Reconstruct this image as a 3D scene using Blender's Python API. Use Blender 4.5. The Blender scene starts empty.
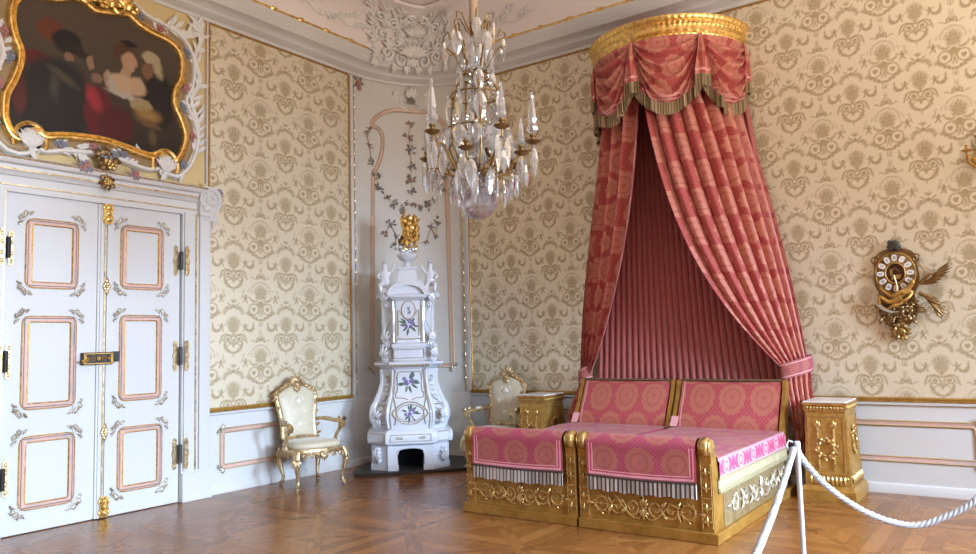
import bpy, math, random
import numpy as np
from mathutils import Vector, Matrix
random.seed(7)
SC = bpy.context.scene
COL = SC.collection
PI = math.pi
V3 = Vector
def sin(a): return math.sin(a)
def cos(a): return math.cos(a)
def lerp(a, b, t): return a + (b - a) * t
def smooth(t):
    t = max(0., min(1., t)); return t * t * (3 - 2 * t)

# ------------------------------------------------------------------ mesh builder
class MB:
    def __init__(s): s.v = []; s.f = []; s.m = []; s.uv = []
    def add(s, vs, fs, mi=0, M=None, uv=None):
        o = len(s.v)
        for p in vs:
            p = V3(p)
            if M is not None: p = M(p) if callable(M) else M @ p
            s.v.append(p)
        s.uv.extend(uv if uv else [(0., 0.)] * len(vs))
        for i, f in enumerate(fs):
            s.f.append([o + k for k in f]); s.m.append(mi[i] if isinstance(mi, list) else mi)
        return s
    def box(s, x0, x1, y0, y1, z0, z1, mi=0, M=None, c=0.0):
        if c <= 0:
            vs = [(x, y, z) for z in (z0, z1) for x, y in ((x0, y0), (x1, y0), (x1, y1), (x0, y1))]
            return s.add(vs, [(3, 2, 1, 0), (4, 5, 6, 7), (0, 1, 5, 4), (1, 2, 6, 5), (2, 3, 7, 6), (3, 0, 4, 7)], mi, M)
        rings = []
        for z, k in ((z0, c), (z0 + c, 0), (z1 - c, 0), (z1, c)):
            rings.append([(x0 + k + c * (1 - k / c) * 0, y0 + k, z), (x1 - k, y0 + k, z), (x1 - k, y1 - k, z), (x0 + k, y1 - k, z)])
        return s.loft(rings, mi, M, caps=True)
    def loft(s, rings, mi=0, M=None, caps=False, closed=True, uvs=None):
        n = len(rings[0]); vs = [p for r in rings for p in r]; fs = []
        for i in range(len(rings) - 1):
            for j in range(n if closed else n - 1):
                k = (j + 1) % n
                fs.append((i * n + j, i * n + k, (i + 1) * n + k, (i + 1) * n + j))
        if caps:
            fs.append(tuple(range(n - 1, -1, -1))); b = (len(rings) - 1) * n; fs.append(tuple(range(b, b + n)))
        return s.add(vs, fs, mi, M, uvs)
    def tube(s, path, r, n=6, mi=0, M=None, closed=False, caps=True, flat=1.0):
        P = [V3(p) for p in path]; m = len(P)
        T = []
        for i in range(m):
            a = P[(i - 1) % m] if (closed or i > 0) else P[0]
            b = P[(i + 1) % m] if (closed or i < m - 1) else P[-1]
            d = b - a
            T.append(d.normalized() if d.length > 1e-9 else V3((0, 0, 1)))
        up = V3((0, 0, 1)) if abs(T[0].z) < .9 else V3((1, 0, 0))
        nrm = (up - T[0] * up.dot(T[0])).normalized()
        rings = []
        for i in range(m):
            nrm = (nrm - T[i] * nrm.dot(T[i]))
            nrm = nrm.normalized() if nrm.length > 1e-6 else T[i].orthogonal().normalized()
            bi = T[i].cross(nrm); rr = r[i] if isinstance(r, (list, tuple)) else r
            rings.append([P[i] + nrm * (rr * cos(2 * PI * k / n)) + bi * (rr * flat * sin(2 * PI * k / n)) for k in range(n)])
        if closed: rings.append(rings[0])
        return s.loft(rings, mi, M, caps=caps and not closed)
    def lathe(s, prof, n=16, mi=0, M=None, a0=0., a1=2 * PI, rmod=None, caps=True):
        full = abs(a1 - a0 - 2 * PI) < 1e-6
        m = n if full else n + 1
        rings = []
        for i, (r, z) in enumerate(prof):
            rings.append([((r + (rmod(i, a0 + (a1 - a0) * k / n) if rmod else 0)) * cos(a0 + (a1 - a0) * k / n),
                           (r + (rmod(i, a0 + (a1 - a0) * k / n) if rmod else 0)) * sin(a0 + (a1 - a0) * k / n), z) for k in range(m)])
        return s.loft(rings, mi, M, caps=caps and full, closed=full)
    def prism(s, out, w0, w1, mi=0, M=None):
        n = len(out)
        vs = [(u, v, w0) for u, v in out] + [(u, v, w1) for u, v in out]
        fs = [tuple(range(n - 1, -1, -1)), tuple(range(n, 2 * n))] + [(i, (i + 1) % n, n + (i + 1) % n, n + i) for i in range(n)]
        return s.add(vs, fs, mi, M)
    def ell(s, c, rx, ry=None, rz=None, nu=10, nv=6, mi=0, M=None, R=None):
        ry = rx if ry is None else ry; rz = rx if rz is None else rz
        vs = []; c = V3(c)
        def tr(p):
            p = V3(p)
            return c + (R @ p if R is not None else p)
        vs.append(tr((0, 0, -rz)))
        for j in range(1, nv):
            t = PI * j / nv
            for i in range(nu):
                a = 2 * PI * i / nu
                vs.append(tr((rx * sin(t) * cos(a), ry * sin(t) * sin(a), -rz * cos(t))))
        vs.append(tr((0, 0, rz))); fs = []
        for i in range(nu): fs.append((0, 1 + (i + 1) % nu, 1 + i))
        for j in range(nv - 2):
            for i in range(nu):
                a = 1 + j * nu + i; b = 1 + j * nu + (i + 1) % nu
                fs.append((a, b, b + nu, a + nu))
        L = len(vs) - 1; o = 1 + (nv - 2) * nu
        for i in range(nu): fs.append((L, o + i, o + (i + 1) % nu))
        return s.add(vs, fs, mi, M)
    def grid(s, fn, us, vs_, mi=0, M=None, uvfn=None, mifn=None):
        P = []; U = []
        for v in vs_:
            for u in us:
                P.append(fn(u, v)); U.append(uvfn(u, v) if uvfn else (u, v))
        n = len(us); fs = []; ml = []
        for j in range(len(vs_) - 1):
            for i in range(n - 1):
                fs.append((j * n + i, j * n + i + 1, (j + 1) * n + i + 1, (j + 1) * n + i))
                ml.append(mifn((us[i] + us[i + 1]) / 2, (vs_[j] + vs_[j + 1]) / 2) if mifn else mi)
        return s.add(P, fs, ml, M, U)
    def sweep(s, path, normals, prof, mi=0, closed=False, caps=True):
        """prof: (side, out) pairs, closed outline; side = tangent x normal."""
        P = [V3(p) for p in path]; N = [V3(q) for q in normals]; m = len(P); rings = []
        for i in range(m):
            n = N[i]
            d0 = (P[i] - P[i - 1]) if (closed or i > 0) else (P[1] - P[0])
            d1 = (P[(i + 1) % m] - P[i]) if (closed or i < m - 1) else (P[-1] - P[-2])
            s0 = d0.cross(n).normalized(); s1 = d1.cross(n).normalized()
            sd = (s0 + s1); sd = sd.normalized() if sd.length > 1e-6 else s0
            k = 1 / max(.35, sd.dot(s1))
            rings.append([P[i] + sd * (a * k) + n * b for a, b in prof])
        if closed: rings.append(rings[0])
        pm = mi
        if isinstance(mi, list): pm = [mi[j] for _ in range(len(rings) - 1) for j in range(len(prof))]
        if isinstance(pm, list) and caps and not closed: pm += [mi[0], mi[0]]
        return s.loft(rings, pm, None, caps=caps and not closed)
    def build(s, name, mats, parent=None, sharp=40, M=None, flat=False):
        me = bpy.data.meshes.new(name)
        me.from_pydata([tuple(p) for p in s.v], [], s.f)
        if not isinstance(mats, (list, tuple)): mats = [mats]
        for m in mats: me.materials.append(m)
        if s.m and max(s.m) > 0: me.polygons.foreach_set('material_index', s.m)
        if any(u != (0., 0.) for u in s.uv[:2000]) or any(u != (0., 0.) for u in s.uv[-200:]):
            L = me.uv_layers.new(name='UVMap'); li = np.empty(len(me.loops), dtype=np.int32)
            me.loops.foreach_get('vertex_index', li)
            L.data.foreach_set('uv', np.array(s.uv, dtype=np.float32)[li].ravel())
        me.validate(); me.update()
        if not flat:
            me.polygons.foreach_set('use_smooth', [True] * len(me.polygons))
            me.set_sharp_from_angle(angle=math.radians(sharp))
        o = bpy.data.objects.new(name, me); COL.objects.link(o)
        if parent is not None: o.parent = parent
        if M is not None: o.matrix_local = M
        return o

def tag(o, label=None, cat=None, group=None, kind=None):
    if label: o['label'] = label
    if cat: o['category'] = cat
    if group: o['group'] = group
    if kind: o['kind'] = kind
    return o
def thing(name, label, cat, loc=(0, 0, 0), rz=0., group=None, kind=None):
    o = bpy.data.objects.new(name, None); COL.objects.link(o)
    o.empty_display_size = .1
    o.location = loc; o.rotation_euler = (0, 0, rz)
    return tag(o, label, cat, group, kind)
def copy_tree(o, parent=None):
    c = o.copy(); COL.objects.link(c)
    if parent is not None: c.parent = parent
    for ch in list(o.children): copy_tree(ch, c)
    return c
def Tm(x, y, z): return Matrix.Translation((x, y, z))
def Rz(a): return Matrix.Rotation(a, 4, 'Z')
def Rx(a): return Matrix.Rotation(a, 4, 'X')
def Ry(a): return Matrix.Rotation(a, 4, 'Y')
def frameM(o, u, v, w):
    """local (u,v,w) axes -> world; o origin"""
    u, v, w = V3(u), V3(v), V3(w)
    return Matrix(((u.x, v.x, w.x, o[0]), (u.y, v.y, w.y, o[1]), (u.z, v.z, w.z, o[2]), (0, 0, 0, 1)))
ML = frameM((0, 0, 0), (0, 1, 0), (0, 0, 1), (1, 0, 0))     # left wall: (y, z, out)
MR = frameM((0, 0, 0), (1, 0, 0), (0, 0, 1), (0, -1, 0))    # back wall: (x, z, out)
def cw(t, z, out=0.):
    """curved corner wall; t 0..1 from left wall to back wall"""
    a = t * PI / 2
    n = V3((1.3 * cos(a), -1.0 * sin(a), 0)).normalized()
    return V3((1 - cos(a), -1.3 + 1.3 * sin(a), z)) + n * out
def cwn(t):
    a = t * PI / 2
    return V3((1.3 * cos(a), -1.0 * sin(a), 0)).normalized()

# ------------------------------------------------------------------ ornament helpers (work in a u,v,w frame M)
def spiral(cx, cy, r0, r1, a0, turns, n=18):
    return [(cx + lerp(r0, r1, i / n) * cos(a0 + turns * 2 * PI * i / n), cy + lerp(r0, r1, i / n) * sin(a0 + turns * 2 * PI * i / n), 0) for i in range(n + 1)]
def bez(p0, p1, p2, p3, n=10):
    out = []
    for i in range(n + 1):
        t = i / n; q = 1 - t
        out.append(tuple(q ** 3 * a + 3 * q * q * t * b + 3 * q * t * t * c + t ** 3 * d for a, b, c, d in zip(p0, p1, p2, p3)))
    return out
def vtube(mb, path, r, M, mi=0, n=6, w=0., flat=1.0, taper=True):
    k = len(path)
    rr = [r * (1 - .75 * (i / (k - 1))) for i in range(k)] if taper else r
    mb.tube([(p[0], p[1], w + (p[2] if len(p) > 2 else 0)) for p in path], rr, n, mi, M, flat=flat)
def leaf(mb, M, x, y, ang, L, W, w=0., lift=.3, mi=0, n=5):
    """pointed leaf with a mid-rib ridge, in the u,v plane"""
    ca, sa = cos(ang), sin(ang); top = []; bot = []; mid = []
    for i in range(n + 1):
        t = i / n; hw = W * sin(PI * min(1, t * .93 + .07)) * (1 - .25 * t); z = w + L * lift * sin(PI * t) * .5
        mid.append((x + ca * L * t, y + sa * L * t, z + W * .35))
        top.append((x + ca * L * t - sa * hw, y + sa * L * t + ca * hw, z)); bot.append((x + ca * L * t + sa * hw, y + sa * L * t - ca * hw, z))
    vs = top + mid + bot; m = n + 1; fs = []
    for i in range(n):
        fs += [(i + 1, i, m + i, m + i + 1), (m + i + 1, m + i, 2 * m + i, 2 * m + i + 1)]
    mb.add(vs, fs, mi, M)
def acanthus(mb, M, x, y, ang, L, W, w=0., mi=0, k=5):
    """spray of leaves fanning about a direction"""
    for i in range(k):
        a = (i - (k - 1) / 2) / max(1, (k - 1) / 2)
        leaf(mb, M, x, y, ang + a * .85, L * (1 - .35 * abs(a)), W, w, .35, mi)
def cscroll(mb, M, x, y, s, ang, mirror=1, r=.012, w=0., mi=0):
    """S/C scroll: a curve ending in a spiral at both ends"""
    pts = []
    for i in range(15):
        a = i / 14 * 2 * PI * 1.2; rr = .10 + .26 * (i / 14)
        pts.append((rr * cos(a), rr * sin(a)))
    x1, y1 = pts[-1]
    for i in range(1, 9):
        t = i / 8; pts.append((x1 + t * .55, y1 + sin(t * PI) * .10 - t * .35))
    x2, y2 = pts[-1]
    for i in range(1, 10):
        a = PI * 1.1 + i / 9 * 2 * PI * .9; rr = .17 * (1 - .6 * i / 9)
        pts.append((x2 + .15 + rr * cos(a), y2 + rr * sin(a)))
    ca, sa = cos(ang), sin(ang)
    P = [(x + s * (ca * a - sa * b * mirror), y + s * (sa * a + ca * b * mirror)) for a, b in pts]
    vtube(mb, P, r, M, mi, 6, w, taper=False)
def rosette(mb, M, x, y, r, w=0., mi=0, k=6):
    for i in range(k):
        a = 2 * PI * i / k
        mb.ell((x + .6 * r * cos(a), y + .6 * r * sin(a), w), r * .42, r * .42, r * .3, 6, 4, mi, M)
    mb.ell((x, y, w + r * .15), r * .35, r * .35, r * .35, 6, 4, mi, M)

# ------------------------------------------------------------------ node materials
def newmat(name):
    m = bpy.data.materials.new(name); m.use_nodes = True
    nt = m.node_tree; b = nt.nodes['Principled BSDF']
    return m, nt, b
class NT:
    """tiny node-expression helper"""
    def __init__(s, nt): s.nt = nt
    def n(s, t, **k):
        x = s.nt.nodes.new(t)
        for a, v in k.items(): setattr(x, a, v)
        return x
    def put(s, sock, v):
        if isinstance(v, bpy.types.NodeSocket): s.nt.links.new(v, sock)
        else: sock.default_value = v
    def m(s, op, a, b=0., c=0.):
        x = s.n('ShaderNodeMath', operation=op)
        s.put(x.inputs[0], a); s.put(x.inputs[1], b); s.put(x.inputs[2], c); return x.outputs[0]
    def mix(s, f, a, b):
        x = s.n('ShaderNodeMix', data_type='RGBA'); s.put(x.inputs[0], f); s.put(x.inputs[6], a); s.put(x.inputs[7], b); return x.outputs[2]
    def noise(s, vec, scale=5., det=2., rough=.5, out=0):
        x = s.n('ShaderNodeTexNoise'); s.put(x.inputs['Scale'], scale); x.inputs['Detail'].default_value = det; x.inputs['Roughness'].default_value = rough
        if vec is not None: s.put(x.inputs['Vector'], vec)
        return x.outputs[out]
    def ramp(s, f, stops, interp='LINEAR'):
        x = s.n('ShaderNodeValToRGB'); e = x.color_ramp; e.interpolation = interp
        while len(e.elements) < len(stops): e.elements.new(.5)
        for el, (p, c) in zip(e.elements, stops): el.position = p; el.color = c if len(c) == 4 else (*c, 1)
        s.put(x.inputs[0], f); return x.outputs[0]
    def band(s, v, lo, hi):
        return s.m('MULTIPLY', s.m('GREATER_THAN', v, lo), s.m('LESS_THAN', v, hi))
    def sep(s, vec):
        x = s.n('ShaderNodeSeparateXYZ'); s.put(x.inputs[0], vec); return x.outputs
    def comb(s, x_, y_, z_):
        x = s.n('ShaderNodeCombineXYZ'); s.put(x.inputs[0], x_); s.put(x.inputs[1], y_); s.put(x.inputs[2], z_); return x.outputs[0]
    def bump(s, h, st=.3, dist=.01):
        x = s.n('ShaderNodeBump'); x.inputs['Strength'].default_value = st; x.inputs['Distance'].default_value = dist; s.put(x.inputs['Height'], h); return x.outputs[0]
    def obj(s): return s.n('ShaderNodeTexCoord').outputs['Object']
    def uv(s): return s.n('ShaderNodeTexCoord').outputs['UV']
def C(r, g, b): return (r, g, b, 1)
def simple(name, col, rough=.5, metal=0., var=.08, scale=6., bump=0., bscale=40., spec=.5, coat=0., sheen=0.):
    m, nt, b = newmat(name); k = NT(nt); o = k.obj()
    f = k.noise(o, scale, 3.)
    lo = C(*[c * (1 - var) for c in col]); hi = C(*[min(1, c * (1 + var)) for c in col])
    nt.links.new(k.mix(f, lo, hi), b.inputs['Base Color'])
    b.inputs['Roughness'].default_value = rough; b.inputs['Metallic'].default_value = metal
    b.inputs['Specular IOR Level'].default_value = spec; b.inputs['Coat Weight'].default_value = coat; b.inputs['Coat Roughness'].default_value = .08
    if sheen: b.inputs['Sheen Weight'].default_value = sheen; b.inputs['Sheen Roughness'].default_value = .4
    if bump: nt.links.new(k.bump(k.noise(o, bscale, 2.), bump, .004), b.inputs['Normal'])
    return m
def gold(name, col, rough, metal=.9, dark=.55, scale=25., bump=.35):
    m, nt, b = newmat(name); k = NT(nt); o = k.obj()
    f = k.noise(o, scale, 4., .6)
    c = k.ramp(f, [(.3, C(col[0] * dark, col[1] * dark * .9, col[2] * dark * .7)), (.6, C(*col))])
    nt.links.new(c, b.inputs['Base Color'])
    b.inputs['Metallic'].default_value = metal
    nt.links.new(k.m('MULTIPLY_ADD', f, .25, rough - .1), b.inputs['Roughness'])
    nt.links.new(k.bump(f, bump, .004), b.inputs['Normal'])
    return m
M_ = {}
M_['white'] = simple('white_painted_wood', (.68, .68, .68), .38, 0, .025, 2., .05, 60)
M_['plaster'] = simple('warm_white_plaster', (.74, .71, .65), .6, 0, .03, 3., .08, 50)
M_['corner'] = simple('pale_grey_painted_wall', (.66, .64, .60), .5, 0, .03, 2., .05, 40)
M_['stucco'] = simple('white_stucco', (.80, .79, .77), .55, 0, .04, 8., .12, 70)
M_['yellow'] = simple('pale_yellow_ground', (.72, .56, .28), .6, 0, .05, 3.)
M_['ceil'] = simple('pink_tinted_ceiling', (.84, .77, .75), .7, 0, .05, 1.2)
M_['gold'] = gold('bright_gilding', (.95, .64, .22), .30)
M_['goldpaint'] = gold('satin_gilding', (.55, .32, .08), .36, .55, .68, 12.)
M_['tan'] = simple('tan_glazed_wood', (.34, .23, .11), .45, .1, .15, 12.)
M_['railcold'] = gold('cold_lit_gilt_wood', (.36, .28, .15), .38, .45, .7, 14., .2)  # gilding greyed: the cold light on the bed side is put into the colour
M_['goldlt'] = gold('pale_gilding', (.74, .57, .33), .34, .75, .42)
M_['bedgold'] = gold('ochre_gilded_wood', (.46, .25, .055), .36, .45, .68, 9., .2)
M_['relief'] = gold('antique_gilt_relief', (.66, .44, .17), .32, .75, .5, 30.)
M_['silver'] = gold('silver_gilt_ornament', (.70, .64, .54), .36, .6, .5, 30.)
M_['bronze'] = gold('dark_bronze', (.30, .19, .08), .38, .85, .4, 30.)
M_['brass'] = gold('antique_brass', (.36, .235, .085), .34, .9, .5, 40.)
M_['black'] = simple('black_iron', (.012, .011, .012), .5)
M_['void'] = simple('opening_shade_black', (.004, .004, .004), .9)  # near-black that paints the shade inside the stove opening
M_['stone'] = simple('dark_hearth_stone', (.035, .032, .03), .45, 0, .4, 12.)
M_['ceramic'] = simple('white_glazed_faience', (.70, .74, .82), .12, 0, .02, 4., coat=.6)
M_['silk'] = simple('cream_silk', (.62, .56, .42), .42, 0, .12, 22., .1, 120, sheen=.3)
M_['rope'] = simple('white_rope', (.44, .46, .51), .6, 0, .05, 20., .2, 150)
M_['post'] = simple('white_lacquer', (.55, .58, .64), .35)
M_['marble'] = simple('white_marble', (.78, .75, .72), .25, 0, .1, 9.)
M_['cordage'] = simple('cream_fabric_sleeve', (.50, .37, .27), .8, 0, .15, 20., .2, 60)
M_['leafgrey'] = simple('muted_green_leaf', (.22, .20, .16), .5, 0, .3, 20.)
M_['rosepink'] = simple('muted_rose_flower', (.45, .20, .19), .5, 0, .25, 25.)
M_['bluegrey'] = simple('blue_grey_flower', (.24, .25, .30), .5, 0, .2, 25.)
M_['violet'] = simple('violet_painted_flower', (.24, .20, .40), .2, 0, .3, 40., coat=.5)
M_['greenpaint'] = simple('green_painted_leaf', (.10, .17, .14), .2, 0, .3, 40., coat=.5)
M_['goldline'] = simple('fine_gilt_line', (.60, .48, .30), .35, .4, .1)
M_['silverlt'] = simple('pale_silvered_line', (.46, .41, .32), .35, .3, .1)
M_['dustyrose'] = simple('dusty_rose_cloth', (.46, .145, .14), .8, 0, .08, 15., .06, 200, .2, sheen=.4)
def pink_marble():
    m, nt, b = newmat('pink_marbled_moulding'); k = NT(nt); o = k.obj()
    f = k.noise(o, 4.5, 3., .6)
    c = k.ramp(f, [(.32, C(.50, .42, .42)), (.46, C(.70, .46, .39)), (.62, C(.74, .48, .41)), (.75, C(.46, .43, .45))])
    nt.links.new(c, b.inputs['Base Color']); b.inputs['Roughness'].default_value = .3
    return m
M_['pink'] = pink_marble()
def damask_mat():
    m, nt, b = newmat('cream_damask_wallcovering'); k = NT(nt)
    a = k.n('ShaderNodeAttribute'); a.attribute_name = 'motif'
    f = a.outputs['Fac']; o = k.obj()
    weave = k.noise(o, 260., 1.)
    c = k.mix(f, C(.84, .76, .585), C(.40, .29, .13))
    c = k.mix(k.m('MULTIPLY', weave, .25), c, C(.58, .52, .41))
    nt.links.new(c, b.inputs['Base Color'])
    nt.links.new(k.m('MULTIPLY_ADD', f, .10, .44), b.inputs['Roughness'])
    nt.links.new(k.m('MULTIPLY_ADD', f, -.20, .36), b.inputs['Metallic'])
    nt.links.new(k.bump(k.m('ADD', f, k.m('MULTIPLY', weave, .15)), .10, .003), b.inputs['Normal'])
    return m
M_['damask'] = damask_mat()
def medallion_mat(name, ground, medal, dark, per=(.34, .30), rough=.55, lattice=True, edge=None, edgecol=None, r0=.135, warp=0., latf=24.):
    """woven silk: half-drop rows of scalloped rosettes with ring lines, lattice lozenges between them; uv in metres"""
    m, nt, b = newmat(name); k = NT(nt)
    x, y, _ = k.sep(k.uv())
    xe = x
    if warp:
        wv = k.comb(x, y, 0.)
        x = k.m('ADD', x, k.m('MULTIPLY', k.m('SUBTRACT', k.noise(wv, 7., 2.), .5), warp)); y = k.m('ADD', y, k.m('MULTIPLY', k.m('SUBTRACT', k.noise(k.comb(y, x, 3.), 7., 2.), .5), warp))
    ux = k.m('DIVIDE', x, per[0]); vy = k.m('DIVIDE', y, per[1])
    row = k.m('FLOOR', vy)
    off = k.m('MULTIPLY', k.m('MODULO', k.m('ABSOLUTE', row), 2.), .5)
    fx = k.m('SUBTRACT', k.m('FRACT', k.m('ADD', ux, off)), .5); fy = k.m('SUBTRACT', k.m('FRACT', vy), .5)
    px = k.m('MULTIPLY', fx, per[0]); py = k.m('MULTIPLY', fy, per[1])
    r = k.m('SQRT', k.m('ADD', k.m('MULTIPLY', px, px), k.m('MULTIPLY', py, py)))
    ang = k.m('ARCTAN2', py, px)
    sc = k.m('MULTIPLY_ADD', k.m('COSINE', k.m('MULTIPLY', ang, 14.)), .007, r0)
    medm = k.m('LESS_THAN', r, sc)
    ringm = k.m('ADD', k.band(r, r0 * .52, r0 * .66), k.m('LESS_THAN', r, r0 * .14))
    pet = k.m('GREATER_THAN', k.m('COSINE', k.m('MULTIPLY', ang, 9.)), .35)
    ringm = k.m('ADD', ringm, k.m('MULTIPLY', k.m('MULTIPLY', pet, .45), k.band(r, r0 * .16, r0 * .46)))
    lx = k.m('ABSOLUTE', k.m('SUBTRACT', k.m('FRACT', k.m('MULTIPLY', k.m('ADD', x, y), latf)), .5))
    ly = k.m('ABSOLUTE', k.m('SUBTRACT', k.m('FRACT', k.m('MULTIPLY', k.m('SUBTRACT', x, y), latf)), .5))
    lat = k.m('LESS_THAN', k.m('MINIMUM', lx, ly), .13)
    c = k.mix(k.m('MULTIPLY', lat, lattice * .55), C(*ground), C(*medal))
    c = k.mix(medm, c, C(*medal))
    c = k.mix(k.m('MINIMUM', k.m('MULTIPLY', k.m('MULTIPLY', medm, ringm), .6), 1.), c, C(*dark))
    if edge:
        for lo, hi in edge: c = k.mix(k.band(xe, lo, hi), c, C(*edgecol))
    w = k.noise(k.obj(), 300., 1.)
    c = k.mix(k.m('MULTIPLY', w, .18), c, C(ground[0] * .6, ground[1] * .6, ground[2] * .6))
    nt.links.new(c, b.inputs['Base Color'])
    b.inputs['Roughness'].default_value = rough; b.inputs['Sheen Weight'].default_value = .08; b.inputs['Sheen Roughness'].default_value = .4; b.inputs['Specular IOR Level'].default_value = .15
    nt.links.new(k.bump(w, .08, .002), b.inputs['Normal'])
    return m
ROSE, TAN, DEEP = (.42, .065, .135), (.46, .165, .135), (.38, .085, .105)
M_['cover'] = medallion_mat('rose_silk_with_medallions', ROSE, TAN, DEEP)
M_['head'] = medallion_mat('coral_silk_with_medallions', (.47, .075, .105), (.52, .185, .13), (.43, .10, .10), (.32, .27))
M_['drape'] = medallion_mat('crimson_damask_drapery', (.46, .085, .09), (.66, .285, .22), (.50, .13, .12), (.36, .31), .5, .6,
                            [(.03, .042), (.055, .10), (1.33, 1.345), (1.365, 1.41), (1.43, 1.445)], (.66, .28, .28), .150, .05, 30.)
M_['borderpink'] = simple('pale_pink_border', (.80, .40, .44), .6, 0, .06, 30.)
M_['borderrose'] = simple('deep_rose_border', (.50, .07, .15), .6, 0, .06, 30.)
def sideborder():
    m, nt, b = newmat('rose_and_cream_figured_border'); k = NT(nt)
    x, y, _ = k.sep(k.uv())
    per = .36
    f = k.m('SUBTRACT', k.m('FRACT', k.m('DIVIDE', x, per)), .5)
    fx = k.m('MULTIPLY', f, per); fy = k.m('SUBTRACT', y, .08)
    ov = k.m('SQRT', k.m('ADD', k.m('POWER', k.m('DIVIDE', fx, .075), 2.), k.m('POWER', k.m('DIVIDE', fy, .062), 2.)))
    oval = k.m('LESS_THAN', ov, 1.); inner = k.band(ov, .35, .72)
    g = k.m('SUBTRACT', k.m('ABSOLUTE', f), .5); hx = k.m('ABSOLUTE', k.m('MULTIPLY', g, per))
    xx = k.m('LESS_THAN', k.m('SUBTRACT', k.m('ABSOLUTE', fy), k.m('MULTIPLY', hx, .75)), -.004)
    xx = k.m('MULTIPLY', xx, k.m('LESS_THAN', hx, .085))
    c = k.mix(oval, C(.50, .07, .17), C(.60, .38, .41)); c = k.mix(k.m('MULTIPLY', oval, inner), c, C(.52, .12, .20))
    c = k.mix(k.m('MULTIPLY', k.m('SUBTRACT', 1., oval), k.m('MULTIPLY', k.m('GREATER_THAN', hx, .03), k.m('GREATER_THAN', k.m('ABSOLUTE', fy), k.m('MULTIPLY', hx, .72)))), c, C(.56, .26, .31))
    c = k.mix(k.band(y, .0, .022), c, C(.58, .30, .36))
    c = k.mix(k.band(y, .135, .2), c, C(.56, .26, .33))
    nt.links.new(c, b.inputs['Base Color']); b.inputs['Roughness'].default_value = .6
    return m
M_['sideborder'] = sideborder()
def fringe_mat(name, c1, c2, c3, freq):
    m, nt, b = newmat(name); k = NT(nt); x, y, _ = k.sep(k.uv())
    nz = k.noise(k.comb(k.m('MULTIPLY', x, freq), k.m('MULTIPLY', y, 2.), 0.), 1., 2.)
    s = k.m('FRACT', k.m('MULTIPLY', x, freq * .42))
    wn = k.n('ShaderNodeTexWhiteNoise', noise_dimensions='1D'); k.put(wn.inputs['W'], k.m('FLOOR', k.m('MULTIPLY', x, freq)))
    s = k.m('FRACT', k.m('MULTIPLY', x, freq))
    c = k.ramp(k.m('MULTIPLY_ADD', nz, .2, k.m('MULTIPLY', wn.outputs['Value'], .8)), [(.1, C(*c2)), (.8, C(*c3))])
    c = k.mix(k.m('LESS_THAN', s, .36), c, C(*c1))
    nt.links.new(c, b.inputs['Base Color']); b.inputs['Roughness'].default_value = .7
    nt.links.new(k.bump(nz, .5, .01), b.inputs['Normal'])
    return m
M_['fringe'] = fringe_mat('silver_brown_fringe', (.07, .045, .035), (.36, .29, .24), (.66, .60, .56), 26.)
M_['fringegold'] = fringe_mat('old_gold_fringe', (.15, .10, .05), (.33, .245, .13), (.44, .345, .21), 34.)
M_['fringeolive'] = fringe_mat('olive_gold_gimp', (.32, .27, .15), (.40, .34, .20), (.48, .42, .27), 80.)
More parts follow.
